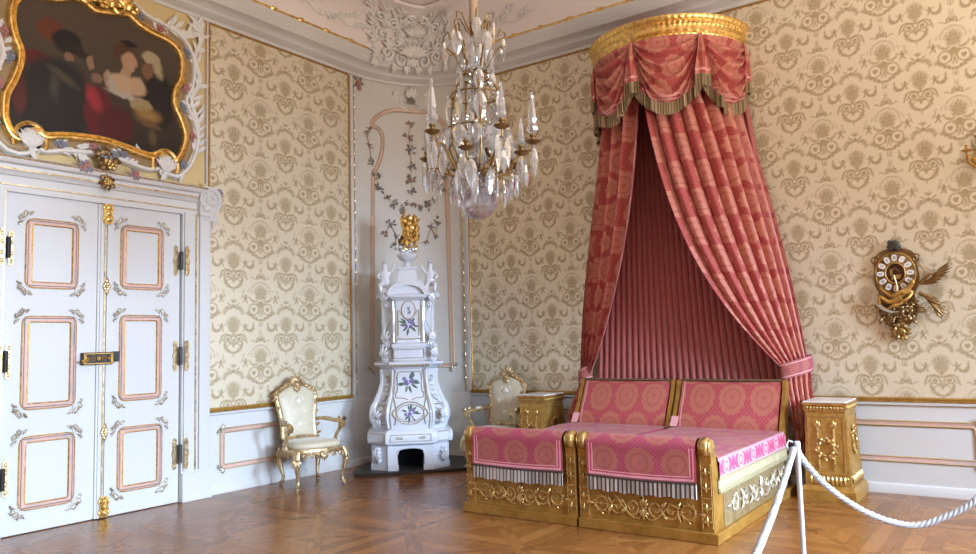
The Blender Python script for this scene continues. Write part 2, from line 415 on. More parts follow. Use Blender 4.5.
def parquet():
    m, nt, b = newmat('polished_oak_parquet'); k = NT(nt); o = k.obj()
    x, y, _ = k.sep(o); S = 1.12
    px = k.m('DIVIDE', k.m('ADD', x, .35), S); py = k.m('DIVIDE', k.m('ADD', y, .2), S)
    ix = k.m('FLOOR', px); iy = k.m('FLOOR', py)
    fx = k.m('SUBTRACT', k.m('FRACT', px), .5); fy = k.m('SUBTRACT', k.m('FRACT', py), .5)
    ax = k.m('ABSOLUTE', fx); ay = k.m('ABSOLUTE', fy)
    hor = k.m('GREATER_THAN', ax, ay)                       # which of the four triangles
    mx = k.m('MAXIMUM', ax, ay); dd = k.m('ABSOLUTE', k.m('SUBTRACT', ax, ay))
    border = k.m('GREATER_THAN', mx, .43); diag = k.m('LESS_THAN', dd, .07)
    # strips: along border direction
    strip = k.m('FLOOR', k.m('MULTIPLY', mx, 9.))
    along = k.m('ADD', k.m('MULTIPLY', hor, fy), k.m('MULTIPLY', k.m('SUBTRACT', 1., hor), fx))
    across = k.m('ADD', k.m('MULTIPLY', hor, fx), k.m('MULTIPLY', k.m('SUBTRACT', 1., hor), fy))
    wn = k.n('ShaderNodeTexWhiteNoise', noise_dimensions='3D')
    k.put(wn.inputs['Vector'], k.comb(k.m('ADD', k.m('MULTIPLY', ix, 3.1), k.m('MULTIPLY', hor, 7.7)), k.m('ADD', k.m('MULTIPLY', iy, 5.3), k.m('SIGN', across)), k.m('ADD', strip, k.m('MULTIPLY', diag, 31.))))
    rnd = wn.outputs['Value']
    grain = k.noise(k.comb(k.m('MULTIPLY', along, 4.), k.m('MULTIPLY', across, 60.), k.m('MULTIPLY', rnd, 9.)), 1.6, 4., .6)
    gd = k.noise(k.comb(k.m('MULTIPLY', k.m('ADD', fx, fy), 5.), k.m('MULTIPLY', k.m('SUBTRACT', fx, fy), 60.), ix), 1.6, 4., .6)
    g = k.m('ADD', k.m('MULTIPLY', diag, gd), k.m('MULTIPLY', k.m('SUBTRACT', 1., diag), grain))
    v = k.m('ADD', k.m('MULTIPLY', rnd, .55), k.m('MULTIPLY', g, .50))
    c = k.ramp(v, [(.15, C(.16, .058, .015)), (.5, C(.245, .094, .024)), (.80, C(.31, .130, .036)), (1.0, C(.42, .205, .07))])
    fr = k.m('FRACT', k.m('MULTIPLY', mx, 9.))
    gap = k.m('MAXIMUM', k.m('LESS_THAN', fr, .035), k.m('LESS_THAN', k.m('ABSOLUTE', k.m('SUBTRACT', dd, .07)), .004))
    c = k.mix(k.m('MULTIPLY', gap, .4), c, C(.08, .03, .012))
    nt.links.new(c, b.inputs['Base Color'])
    big = k.noise(o, 1.1, 3.)
    nt.links.new(k.m('MULTIPLY_ADD', big, .16, .19), b.inputs['Roughness'])
    b.inputs['Specular IOR Level'].default_value = .55
    nt.links.new(k.bump(big, .06, .01), b.inputs['Normal'])
    return m
M_['parquet'] = parquet()
def crystal(name, tint, tr=.55, milk=.20):
    m, nt, b = newmat(name); k = NT(nt)
    out = nt.nodes['Material Output']
    gl = k.n('ShaderNodeBsdfGlossy'); gl.inputs['Roughness'].default_value = .03; gl.inputs['Color'].default_value = C(1, 1, 1)
    gs = k.n('ShaderNodeBsdfGlass'); gs.inputs['IOR'].default_value = 1.45; gs.inputs['Color'].default_value = C(*tint); gs.inputs['Roughness'].default_value = 0.
    tp = k.n('ShaderNodeBsdfTransparent'); tp.inputs['Color'].default_value = C(*tint)
    mx = k.n('ShaderNodeMixShader'); mx.inputs[0].default_value = tr
    nt.links.new(gs.outputs[0], mx.inputs[1]); nt.links.new(tp.outputs[0], mx.inputs[2])
    lw = k.n('ShaderNodeLayerWeight'); lw.inputs[0].default_value = .35
    m2 = k.n('ShaderNodeMixShader'); k.put(m2.inputs[0], k.m('MULTIPLY_ADD', lw.outputs['Fresnel'], .75, .16))
    nt.links.new(mx.outputs[0], m2.inputs[1]); nt.links.new(gl.outputs[0], m2.inputs[2])
    df = k.n('ShaderNodeBsdfTranslucent'); df.inputs['Color'].default_value = C(*tint)
    d2 = k.n('ShaderNodeBsdfDiffuse'); d2.inputs['Color'].default_value = C(*tint)
    m4 = k.n('ShaderNodeMixShader'); m4.inputs[0].default_value = .5; nt.links.new(df.outputs[0], m4.inputs[1]); nt.links.new(d2.outputs[0], m4.inputs[2])
    m3 = k.n('ShaderNodeMixShader'); m3.inputs[0].default_value = milk; nt.links.new(m2.outputs[0], m3.inputs[1]); nt.links.new(m4.outputs[0], m3.inputs[2])
    nt.links.new(m3.outputs[0], out.inputs['Surface'])
    return m
M_['crystal'] = crystal('clear_cut_crystal', (.93, .94, .96))
M_['smoky'] = crystal('smoky_violet_crystal', (.74, .68, .71), .4)
def glass_pane():
    m, nt, b = newmat('window_glass'); b.inputs['Transmission Weight'].default_value = 1.; b.inputs['Roughness'].default_value = 0.
    b.inputs['Base Color'].default_value = C(.95, .97, 1); b.inputs['IOR'].default_value = 1.45
    return m
M_['glass'] = glass_pane()
# ================================================================== ROOM
RX, RY, ZT = 11.6, -10.4, 6.2          # room: x 0..RX, y RY..0
NF = 20
def wall_path(z, y0=RY, x1=RX):
    P = [V3((0, y0, z))] + [cw(i / NF, z) for i in range(NF + 1)] + [V3((x1, 0, z))]
    N = [V3((1, 0, 0))] + [cwn(i / NF) for i in range(NF + 1)] + [V3((0, -1, 0))]
    return P, N
def struct(name, mb, mats, label, parent=None, **k):
    o = mb.build(name, mats, parent, **k)
    if parent is None: tag(o, label, 'room', None, 'structure')
    return o
# ---- floor
mb = MB().box(-.2, RX + .3, RY - .2, .2, -.12, 0.0)
struct('floor', mb, M_['parquet'], 'polished brown parquet floor of diagonal panels')
# ---- walls
mb = MB().box(-.2, 0, RY - .2, -1.3, 0, ZT)
wall_left = struct('wall_left', mb, M_['white'], 'wall with the white double door and a gold damask panel')
mb = MB().box(1.0, RX + .3, 0, .2, 0, ZT)
wall_back = struct('wall_back', mb, M_['white'], 'wall of gold damask behind the red canopy bed')
mb = MB()
fr = [cw(i / NF, 0) for i in range(NF + 1)]
ring0 = [(p.x, p.y, 0) for p in fr] + [(1.0, .2, 0), (-.2, .2, 0), (-.2, -1.3, 0)]
mb.loft([ring0, [(p[0], p[1], ZT) for p in ring0]], 0, caps=True)
# slightly proud dado of the rounded corner
mb.grid(lambda t, z: cw(t, z, .008 if z < .9 else 0.001), [i / NF for i in range(NF + 1)], [0.0, .895, .905])
struct('wall_corner', mb, M_['corner'], 'rounded grey white corner wall behind the porcelain stove')
mb = MB().box(-.2, RX + .3, RY - .2, RY, 0, ZT)
struct('wall_rear', mb, M_['plaster'], 'plain wall facing the bed')
WY = [-2.5, -5.2, -7.9]; WW, WZ0, WZ1 = 1.6, .55, 3.75
mb = MB(); ys = [0.2]
for c in WY: ys += [c + WW / 2, c - WW / 2]
ys.append(RY - .2)
for i in range(0, len(ys), 2): mb.box(RX, RX + .35, ys[i + 1], ys[i], 0, ZT)
for c in WY:
    mb.box(RX, RX + .35, c - WW / 2, c + WW / 2, 0, WZ0); mb.box(RX, RX + .35, c - WW / 2, c + WW / 2, WZ1, ZT)
struct('wall_right', mb, M_['plaster'], 'window wall with three tall windows')
for i, c in enumerate(WY):
    mb = MB(); x0, x1 = RX + .22, RX + .29
    for a, b_, z0, z1 in ((c - WW / 2, c - WW / 2 + .08, WZ0, WZ1), (c + WW / 2 - .08, c + WW / 2, WZ0, WZ1), (c - .05, c + .05, WZ0, WZ1)):
        mb.box(x0, x1, a, b_, z0, z1)
    for z in (WZ0, WZ0 + 1.05, WZ0 + 2.1, WZ1 - .08): mb.box(x0 + .01, x1 - .01, c - WW / 2, c + WW / 2, z, z + .08)
    w = struct('window_%d' % (i + 1), mb, M_['white'], 'tall white casement window')
    g = MB().box(RX + .25, RX + .256, c - WW / 2 + .04, c + WW / 2 - .04, WZ0 + .04, WZ1 - .04).build('pane', M_['glass'], w)
# ---- ceiling with cove
mb = MB().box(-.2, RX + .3, RY - .2, .2, ZT, ZT + .15)
P, N = wall_path(5.62)
prof = [(-.52 * sin(a), .30 + .55 * (1 - cos(a))) for a in [i * PI / 2 / 8 for i in range(9)]] + [(-.56, .85), (-.56, .02), (0, .02)]
mb.sweep(P, N, prof)
struct('ceiling', mb, M_['ceil'], 'pink tinted coved ceiling')
# ---- cornice
def cor(zo): return [(-(z - 5.33), o) for z, o in zo]
P, N = wall_path(5.33)
prof = cor([(5.33, 0), (5.33, .03), (5.365, .035), (5.375, .055), (5.39, .09), (5.41, .12), (5.425, .125), (5.44, .135), (5.46, .17), (5.475, .215), (5.48, .245), (5.50, .25), (5.515, .262), (5.545, .27), (5.575, .285), (5.60, .305), (5.625, .31), (5.64, .30), (5.64, 0)])
struct('trim_1', MB().sweep(P, N, prof), M_['white'], 'white moulded cornice along the top of the walls', sharp=28)
# gilded rod on the cornice, in two lengths either side of the stucco cartouche
def rodpts(a, b, n=14):
    return [cw(lerp(a, b, i / n), 5.655, .285) for i in range(n + 1)]
for nm, path in (('trim_2', [V3((.285, RY + .3, 5.655))] + rodpts(0, .27)), ('trim_3', rodpts(.66, 1.0) + [V3((RX, -.285, 5.655))])):
    mb = MB().tube(path, .024, 8)
    a, b_ = (path[0], path[1]) if nm == 'trim_2' else (path[-1], path[-2])
    d = (b_ - a); L = d.length; d.normalize(); k = int(L / .42)
    for i in range(k + 1):
        p = a + d * (L - .25 - i * .42)
        mb.tube([p - d * .05, p - d * .02, p + d * .02, p + d * .05], [.026, .036, .036, .026], 8)
    struct(nm, mb, M_['gold'], 'gilded rod with ribbon bands on the cornice')

# ---- damask wall coverings (woven motif stored as a per-vertex amount)
def seg_d(U, Vv, ax, ay, bx, by):
    dx, dy = bx - ax, by - ay; L = dx * dx + dy * dy + 1e-12
    t = np.clip(((U - ax) * dx + (Vv - ay) * dy) / L, 0, 1)
    return np.hypot(U - ax - t * dx, Vv - ay - t * dy)
def motif_tile(kind, n=170):
    g = (np.arange(n) + .5) / n
    U, Vv = np.meshgrid(g * .31, g * .704 - .352)            # right half of one repeat, bouquet at v = 0
    out = np.zeros_like(U); sf = .006
    def put(d, a=1.): np.maximum(out, a * np.clip(.5 - (d - .0016) / sf, 0, 1), out=out)
    def line(pts, w, a=1.):
        for i in range(len(pts) - 1): put(seg_d(U, Vv, *pts[i][:2], *pts[i + 1][:2]) - w, a)
    def blob(x, y, rx, ry, a=1., rot=0.):
        c, s_ = cos(rot), sin(rot); X = (U - x) * c + (Vv - y) * s_; Y = -(U - x) * s_ + (Vv - y) * c
        put((np.hypot(X / rx, Y / ry) - 1) * min(rx, ry), a)
    rnd = random.Random(3 if kind == 'A' else 8)
    def chain(P, r0, r1, a=.85, step=1):                        # garland of petals of swelling size
        m = len(P)
        for i in range(0, m, step):
            t = i / (m - 1); r = lerp(r0, r1, sin(PI * t))
            for _ in range(2): blob(P[i][0] + rnd.uniform(-r, r) * .8, P[i][1] + rnd.uniform(-r, r) * .8, r * rnd.uniform(.5, .9), r * rnd.uniform(.4, .7), a * rnd.uniform(.7, 1.05), rnd.uniform(0, 3))
    # bouquet: loose petals, denser in the middle
    for i in range(46):
        q = rnd.uniform(-.9, PI * .5); r = .078 * rnd.random() ** .6
        blob(abs(r * cos(q)) * .85, r * sin(q) + .012, rnd.uniform(.004, .010), rnd.uniform(.004, .010), rnd.uniform(.45, .95), rnd.uniform(0, 3))
    blob(0, .005, .052, .056, .72)
    for i in range(6):
        q = .15 + i * .27; blob(.088 * cos(q) * .85, .088 * sin(q) + .012, .004, .013, .7, q - PI / 2)
    # cherub
    cx, cy = (.128, -.015) if kind == 'A' else (.172, -.05)
    blob(cx, cy + .038, .010, .011, .95); blob(cx + .004, cy + .010, .012, .020, .95, .3); blob(cx + .018, cy - .020, .006, .020, .9, .6); blob(cx - .010, cy - .020, .006, .020, .9, -.3); blob(cx + .024, cy + .024, .016, .005, .85, .7); blob(cx - .018, cy + .018, .015, .005, .8, -.4)
    if kind == 'A':
        for j in range(5): blob(0, -.040 - j * .011, .034 - .006 * j, .004, .9)
        blob(0, -.095, .006, .014, .9)
        P = bez((.150, -.02, 0), (.175, -.075, 0), (.235, -.05, 0), (.225, .045, 0), 18); chain(P, .004, .016, .95); line(P, .005, .7)
        P = spiral(.066, -.138, .012, .050, .6, 1.45, 34); line(P, .0045); blob(.066, -.138, .013, .013, .9)
        P = bez((.012, -.105, 0), (.09, -.06, 0), (.135, -.085, 0), (.148, -.18, 0), 16); line(P, .0045); chain(P[6:], .003, .009, .7)
        P = bez((.095, -.175, 0), (.100, -.235, 0), (.05, -.275, 0), (0, -.285, 0), 14); chain(P, .008, .015, .95); line(P, .006, .8)
        chain([(.0, -.16), (.0, -.185), (.0, -.21)], .020, .026, .95); blob(.03, -.185, .018, .008, .85, .3); blob(0, -.305, .006, .016, .8)
        blob(.06, -.198, .006, .016, .7, 1.); blob(.118, -.15, .006, .016, .7, .5)
        # crossed sprays
        line([(0, .205), (.052, .245)], .0045, .95); line([(0, .235), (.030, .205)], .0045, .9); blob(.055, .248, .012, .006, .9, .6); blob(0, .225, .012, .016, .95)
        for q in (0, .45, .9): blob(.020 * sin(q), .262 + .016 * cos(q), .0045, .018, .8, -q)
        P = bez((.028, .205, 0), (.06, .215, 0), (.09, .195, 0), (.105, .135, 0), 14); line(P, .003, .8)
        for p in P[1::2]: blob(p[0] + .009, p[1] + .006, .0045, .011, .85, -.8); blob(p[0] - .008, p[1] - .008, .0045, .011, .85, -.4)
    else:
        P = [(.108 * sin(q), .035 + .108 * cos(q)) for q in [i * .105 for i in range(17)]]; chain(P, .007, .008, .62); 
        P = bez((.125, -.02, 0), (.115, -.085, 0), (.06, -.085, 0), (.035, -.05, 0), 12); chain(P, .006, .011, .85); line(P, .004, .6)
        blob(.14, .05, .004, .018, .6, .4); blob(.20, .02, .004, .018, .6, -.3); blob(.215, -.02, .005, .022, .65, .3); blob(.19, .045, .009, .005, .6)
        chain([(0, -.085), (0, -.105), (0, -.125)], .024, .028, .95); blob(.035, -.10, .020, .008, .85, .2)
        P = [(.080 + .055 * cos(q), -.160 + .060 * sin(q)) for q in [i * 2 * PI / 30 for i in range(31)]]; line(P, .0042, .95)
        blob(.070, -.155, .013, .014, .9); blob(.090, -.155, .013, .014, .9); blob(.080, -.170, .012, .016, .9)
        line(bez((.012, -.13, 0), (.02, -.17, 0), (.03, -.2, 0), (.015, -.24, 0), 8), .0035, .8); blob(0, -.19, .007, .030, .85)
        P = bez((.150, -.205, 0), (.11, -.225, 0), (.06, -.275, 0), (0, -.285, 0), 16); chain(P, .008, .016, .95); line(P, .006, .8)
        for x, y, r in ((.155, -.200, .9), (.165, -.212, 1.1), (.145, -.190, .5), (.13, -.21, 1.4), (.135, -.185, .2)): blob(x, y, .004, .015, .85, -r)
        blob(.02, -.325, .003, .016, .8); blob(0, -.325, .004, .02, .8); blob(.0, -.345, .010, .008, .8)
        # bow above the arch
        line([(0.0, .195), (.042, .222), (.045, .180), (0, .200)], .005, .95); blob(0, .205, .012, .016, .95); blob(.02, .23, .006, .016, .85, -.4); blob(0, .255, .003, .025, .8); blob(.012, .285, .003, .018, .7)
        line(bez((.045, .185, 0), (.08, .165, 0), (.07, .215, 0), (.105, .195, 0), 8), .004, .75)
    return out
TILES = []
for kd in 'AB':
    hf = motif_tile(kd); TILES.append(np.concatenate([hf[:, ::-1], hf], axis=1))
def motif_at(u, v, U0, V0, PU, PV):
    """half-drop repeat of two alternating motifs; (U0,V0) is a bouquet centre of the first"""
    res = np.zeros_like(u)
    for TILE, du, dv in ((TILES[0], 0, 0), (TILES[1], .5, .5)):
        a = ((u - U0) / PU + du + .5) % 1.; b_ = ((v - V0) / PV + dv + .5) % 1.
        h, w = TILE.shape
        x = a * w - .5; y = b_ * h - .5
        x0 = np.floor(x).astype(int); y0 = np.floor(y).astype(int); fx = x - x0; fy = y - y0
        def T(i, j): return TILE[j % h, i % w]
        val = (T(x0, y0) * (1 - fx) + T(x0 + 1, y0) * fx) * (1 - fy) + (T(x0, y0 + 1) * (1 - fx) + T(x0 + 1, y0 + 1) * fx) * fy
        res = np.maximum(res, val)
    return res
def damask(name, M, u0, u1, v0, v1, ref, step, parent, coarse_from=None):
    us = np.arange(u0, u1, step)
    if coarse_from is not None: us = np.concatenate([us[us < coarse_from], np.arange(coarse_from, u1, .06)])
    us = np.append(us[us < u1 - step * .3], u1); vs = np.linspace(v0, v1, int((v1 - v0) / step) + 1)
    U, Vv = np.meshgrid(us, vs); n, m = U.shape
    co = np.stack([U.ravel(), Vv.ravel(), np.full(U.size, .006), np.ones(U.size)], 1) @ np.array(M).T
    me = bpy.data.meshes.new(name)
    idx = np.arange(n * m).reshape(n, m)
    F = np.stack([idx[:-1, :-1], idx[:-1, 1:], idx[1:, 1:], idx[1:, :-1]], -1).reshape(-1, 4)
    me.vertices.add(n * m); me.vertices.foreach_set('co', co[:, :3].astype(np.float32).ravel())
    me.loops.add(F.size); me.loops.foreach_set('vertex_index', F.astype(np.int32).ravel())
    me.polygons.add(len(F)); me.polygons.foreach_set('loop_start', np.arange(0, F.size, 4, dtype=np.int32))
    me.update(calc_edges=True); me.validate()
    at = me.attributes.new('motif', 'FLOAT', 'POINT')
    at.data.foreach_set('value', motif_at(U.ravel(), Vv.ravel(), *ref).astype(np.float32))
    me.materials.append(M_['damask'])
    o = bpy.data.objects.new(name, me); COL.objects.link(o); o.parent = parent
    return o
damask('damask_covering', ML, -3.49, -1.315, .92, 5.33, (-3.163, 3.331, .755, .742), .0095, wall_left)
damask('damask_covering', MR, 1.04, RX, .92, 5.33, (6.081, 2.657, .62, .704), .0095, wall_back, 7.2)
MB().box(0.0, .006, -6.2, -3.53, 3.40, 5.33).build('overdoor_field', M_['yellow'], wall_left)

# ---- dado: chair rail, skirting, frames
def strip(name, path, normals, prof, mats, label, mi=0):
    return struct(name, MB().sweep(path, normals, prof, mi), mats, label, sharp=30)
def seg(M, pts):
    return [M @ V3((u, v, 0)) for u, v in pts]
NL, NB = V3((1, 0, 0)), V3((0, -1, 0))
RAILP = [(.0, 0), (.0, .012), (-.006, .022), (-.018, .022), (-.022, .012), (-.028, .014), (-.034, .024), (-.046, .022), (-.05, .012), (-.052, .030), (-.075, .026), (-.08, .008), (-.09, 0)]
RMI = [0, 0, 0, 0, 0, 0, 0, 0, 1, 1, 1, 1, 1]
prof = [(-a, o) for a, o in RAILP]
strip('trim_4', seg(ML, [(-3.5, .945), (-1.3, .945)]), [NL, NL], prof, [M_['goldpaint'], M_['white']], 'gilded dado rail under the damask panel beside the door', RMI)
strip('trim_5', seg(MR, [(1.0, .945), (RX, .945)]), [NB, NB], prof, [M_['goldpaint'], M_['white']], 'gilded dado rail along the wall behind the bed', RMI)
SK = [(0, 0), (-.0, .02), (-.085, .02), (-.095, .012), (-.10, 0)]
skl = [(a, o) for a, o in SK]
struct('baseboard_left', MB().sweep(seg(ML, [(-3.5, 0), (-1.3, 0)]), [NL, NL], skl), M_['white'], 'low white skirting beside the door')
struct('baseboard_back', MB().sweep(seg(MR, [(1.0, 0), (RX, 0)]), [NB, NB], skl), M_['white'], 'low white skirting along the wall behind the bed')
P = [cw(i / NF, 0, .008) for i in range(NF + 1)]; N = [cwn(i / NF) for i in range(NF + 1)]
struct('baseboard_corner', MB().sweep(P, N, skl), M_['corner'], 'low skirting of the rounded corner')
# damask edging: thin gilt fillet with a white bead beside it
GP = [(0, 0), (0, .012), (.007, .018), (.016, .018), (.022, .010), (.022, 0)]
def fillet(name, path, N, label, mats=None):
    struct(name, MB().sweep(path, N, GP), mats or M_['goldpaint'], label)
fillet('trim_6', seg(ML, [(-3.5, .945), (-3.5, 5.33), (-1.31, 5.33), (-1.31, .945)]), [NL] * 4, 'gilt edging around the damask panel beside the door')
fillet('trim_7', seg(MR, [(1.03, .945), (1.03, 5.33), (RX, 5.33)]), [NB] * 3, 'gilt edging around the damask behind the bed')
# white and gilt pilaster strips where the rounded corner meets the walls
def pil(name, fn, n, label):
    mb = MB()
    for a, b_, o, mi in ((-.075, -.04, .022, 0), (-.035, -.022, .016, 1), (-.02, .012, .024, 0), (.016, .03, .016, 1)):
        pass
    return mb
mb = MB(); mb.box(0, .02, -1.30, -1.245, .93, 5.33); mb.box(0, .026, -1.245, -1.225, .93, 5.33, 1)
mb.box(0, .018, -1.225, -1.19, .93, 5.33)
for i in range(26): mb.ell((.026, -1.235, 1.1 + i * .165), .012, .014, .035, 6, 4, 1)
struct('trim_8', mb, [M_['white'], M_['goldlt']], 'white and gilt strip left of the rounded corner')
mb = MB(); mb.box(.945, 1.0, -.02, 0, .93, 5.33); mb.box(.925, .945, -.026, 0.01, .93, 5.33, 1); mb.box(.985, 1.03, -.03, 0, .93, 5.33)
for i in range(26): mb.ell((.935, -.026, 1.1 + i * .165), .014, .012, .035, 6, 4, 1)
struct('trim_9', mb, [M_['white'], M_['goldlt']], 'white and gilt strip right of the rounded corner')
# pink marbled frames
FP = [(-.030, 0), (-.030, .010), (-.024, .016), (-.016, .010), (.016, .010), (.022, .018), (.030, .012), (.030, 0)]
FMI = [1, 1, 1, 0, 1, 1, 1, 1]
def corner_sprig(mb, M, x, y, s, ang, w=.012, mi=2):
    for k in (-1, 1):
        a = ang + k * .95
        leaf(mb, M, x, y, a, s * 1.1, s * .22, w, .3, mi); leaf(mb, M, x + .45 * s * cos(a), y + .45 * s * sin(a), a + k * .7, s * .6, s * .18, w, .3, mi)
        leaf(mb, M, x + .45 * s * cos(a), y + .45 * s * sin(a), a - k * .8, s * .5, s * .15, w, .3, mi)
    leaf(mb, M, x, y, ang, s * .7, s * .2, w, .3, mi); mb.ell((x, y, w), s * .16, s * .16, s * .12, 6, 4, mi, M)
def rect_frame(name, M, Nn, u0, u1, v0, v1, label, parent=None, s=.07, fp=FP):
    mb = MB(); r = .045
    pts = []
    for cx, cy, a0 in ((u0 + r, v0 + r, PI), (u0 + r, v1 - r, PI / 2), (u1 - r, v1 - r, 0), (u1 - r, v0 + r, -PI / 2)):
        for i in range(4):
            a = a0 - i * PI / 6 if True else 0
            pts.append((cx + r * cos(a + 0), cy + r * sin(a)))
    # clockwise order
    pts = []
    for cx, cy, a0 in ((u0 + r, v0 + r, 1.5 * PI), (u0 + r, v1 - r, PI), (u1 - r, v1 - r, .5 * PI), (u1 - r, v0 + r, 0)):
        for i in range(4): a = a0 - i * PI / 6; pts.append((cx + r * cos(a), cy + r * sin(a)))
    mb.sweep(seg(M, pts), [Nn] * len(pts), fp, FMI, closed=True)
    for x, y, a in ((u0, v0, 1.25 * PI), (u0, v1, .75 * PI), (u1, v1, .25 * PI), (u1, v0, -.25 * PI)):
        corner_sprig(mb, M, x, y, s, a)
    mats = [M_['pink'], M_['goldline'] if parent is None else M_['gold'], M_['silver']]
    if parent is None: return struct(name, mb, mats, label)
    return mb.build(name, mats, parent)
rect_frame('trim_10', ML, NL, -3.31, -2.42, .285, .685, 'pink marbled frame on the dado behind the armchair')
rect_frame('trim_11', MR, NB, 1.29, 3.70, .34, .69, 'pink marbled frame on the dado behind the left bedside')
rect_frame('trim_12', MR, NB, 4.20, 6.965, .34, .69, 'long pink marbled frame on the dado right of the bed')
rect_frame('trim_13', MR, NB, 7.25, 11.2, .34, .69, 'pink marbled frame at the window end of the dado')
# pink moulding of the rounded corner: rises from the dado, steps out to a shouldered arch
def cpath(pts): return [cw(t, z, .0) for t, z in pts], [cwn(t) for t, z in pts]
def cornerframe():
    half = [(.5, 1.28), (.175, 1.28), (.175, 1.5), (.18, 2.4), (.195, 3.92)]
    half += [(t, z) for t, z, _ in bez((.197, 4.0, 0), (.25, 4.12, 0), (.30, 4.42, 0), (.27, 4.60, 0), 9)]
    half += [(t, z) for t, z, _ in bez((.24, 4.66, 0), (.15, 4.66, 0), (.20, 4.80, 0), (.31, 4.92, 0), 9)]
    half += [(.38, 4.955), (.44, 4.965)]
    other = [(1 - t, z) for t, z in half[::-1]]
    return half + other
P, N = cpath(cornerframe()[1:-1]); 
mb = MB().sweep(P, N, FP, FMI)
pb, nb = cpath([(.825 - .65 * i / 14, 1.28) for i in range(15)]); mb.sweep(pb, nb, FP, FMI)
for t, z, a in ((.175, 1.28, 1.25 * PI), (.825, 1.28, -.25 * PI)):
    n = cwn(t); M = frameM(cw(t, z), V3((0, 0, 1)).cross(n), (0, 0, 1), n); corner_sprig(mb, M, 0, 0, .09, a)
struct('trim_14', mb, [M_['pink'], M_['goldline'], M_['silver']], 'pink marbled arched moulding behind the porcelain stove')
# ================================================================== DOUBLE DOOR
FD = [(-.030, 0), (-.030, .008), (-.025, .016), (-.019, .010), (.022, .010), (.027, .018), (.034, .010), (.034, 0)]
def door_leaf(name, label, y0, y1, panels, hinge_y):
    d = tag(MB().box(0.0, .035, y0, y1, .008, 3.06, c=.003).build(name, M_['white']), label, 'door', None, 'structure')
    for u0, u1, v0, v1 in panels:
        M = ML @ Tm(0, 0, .035)
        mb = MB(); pts = []; o = .06                                        # outer raised white bead with nipped corners
        for cx, cy, a0 in ((u0 - o, v0 - o, 0), (u0 - o, v1 + o, -PI / 2), (u1 + o, v1 + o, -PI), (u1 + o, v0 - o, -1.5 * PI)):
            for i in range(4):
                a = a0 + PI / 2 - i * PI / 6; pts.append((cx + .055 * cos(a), cy + .055 * sin(a)))
        mb.sweep(seg(M, pts), [NL] * len(pts), [(-.012, 0), (-.008, .010), (.008, .010), (.012, 0)], 0, closed=True)
        mb.build('panel_moulding', M_['white'], d)
        rect_frame('panel_frame', M, NL, u0, u1, v0, v1, '', d, .001, FD)
        for x, y, a in ((u0, v0, 1.25 * PI), (u0, v1, .75 * PI), (u1, v1, .25 * PI), (u1, v0, -.25 * PI)):
            sp = MB(); ca, sa = cos(a), sin(a)
            corner_sprig(sp, M, x + .05 * ca, y + .05 * sa, .062, a, .010, 0)
            for k in (-1, 1):
                b = a + k * PI / 2; xx, yy = x + .035 * ca + .035 * cos(b), y + .035 * sa + .035 * sin(b)
                leaf(sp, M, xx, yy, b - k * .25, .055, .012, .012); sp.ell((xx + .05 * cos(b), yy + .05 * sin(b), .014), .011, .011, .009, 6, 4, 0, M)
            sp.build('corner_ornament', M_['silver'], d)
    for z in (2.55, 1.535, .51):
        h = MB(); s = 1 if hinge_y == y1 else -1
        for k in (-1, 1):
            M = frameM((.10 if k == s else .036, hinge_y + k * .045, z), (0, k, 0), (0, 0, 1), (1, 0, 0))
            h.prism([(-.02, -.15), (.012, -.165), (.028, -.12), (.02, -.06), (.034, 0), (.02, .048), (.028, .12), (.012, .165), (-.02, .15)], 0, .012, 0, M)
            for q in (-.12, -.05, .05, .12): h.ell((.006, q, .012), .014, .022, .010, 6, 4, 0, M)
        hp = h.build('hinge', M_['goldlt'], d)
        MB().tube([(.088, hinge_y - s * .012, z - .095), (.088, hinge_y - s * .012, z + .095)], .020, 8).build('hinge_pin', M_['black'], hp)
    return d
PL = [(-5.385, -4.965, 2.225, 2.815), (-5.40, -4.97, 1.12, 1.915), (-5.40, -4.965, .23, .83)]
PR = [(-4.495, -4.085, 2.25, 2.85), (-4.495, -4.095, 1.13, 1.935), (-4.50, -4.08, .24, .82)]
door_l = door_leaf('door_1', 'white door leaf carrying the dark rim lock', -5.585, -4.667, PL, -5.585)
door_r = door_leaf('door_2', 'white door leaf nearer the damask panel', -4.653, -3.865, PR, -3.865)
mb = MB()
mb.box(.035, .055, -4.755, -4.672, .01, 3.05); mb.box(.055, .066, -4.735, -4.715, .01, 3.05, 0); mb.box(.055, .062, -4.695, -4.680, .01, 3.05, 1)
mb.build('astragal', [M_['white'], M_['goldlt']], door_l)
lk = MB().box(.036, .085, -4.90, -4.60, 1.475, 1.595, c=.008).build('rim_lock', M_['black'], door_l)
mb = MB(); Mk = ML @ Tm(-4.75, 1.535, .086)
for x in (-.13, .13): mb.box(x - .012, x + .012, -.055, .055, -.004, .006, 0, Mk)
for s in (-1, 1):
    mb.box(-.13, .13, s * .048 - .005, s * .048 + .005, -.004, .006, 0, Mk)
    vtube(mb, spiral(s * .05, 0, .005, .032, 0 if s > 0 else PI, 1.4 * s), .007, Mk, 0, 5, .004); leaf(mb, Mk, s * .085, 0, 0 if s > 0 else PI, .04, .014, .003)
rosette(mb, Mk, 0, 0, .022, .006)
mb.build('gilt_strapwork', M_['goldpaint'], lk)
kp = MB().box(.036, .070, -4.60, -4.535, 1.50, 1.60, c=.006).build('lock_keeper', M_['black'], door_r)
MB().tube([(.086, -4.86, 1.52), (.115, -4.86, 1.52), (.125, -4.88, 1.515), (.125, -4.93, 1.51)], [.010, .010, .012, .015], 8).build('lever_handle', M_['goldpaint'], lk)
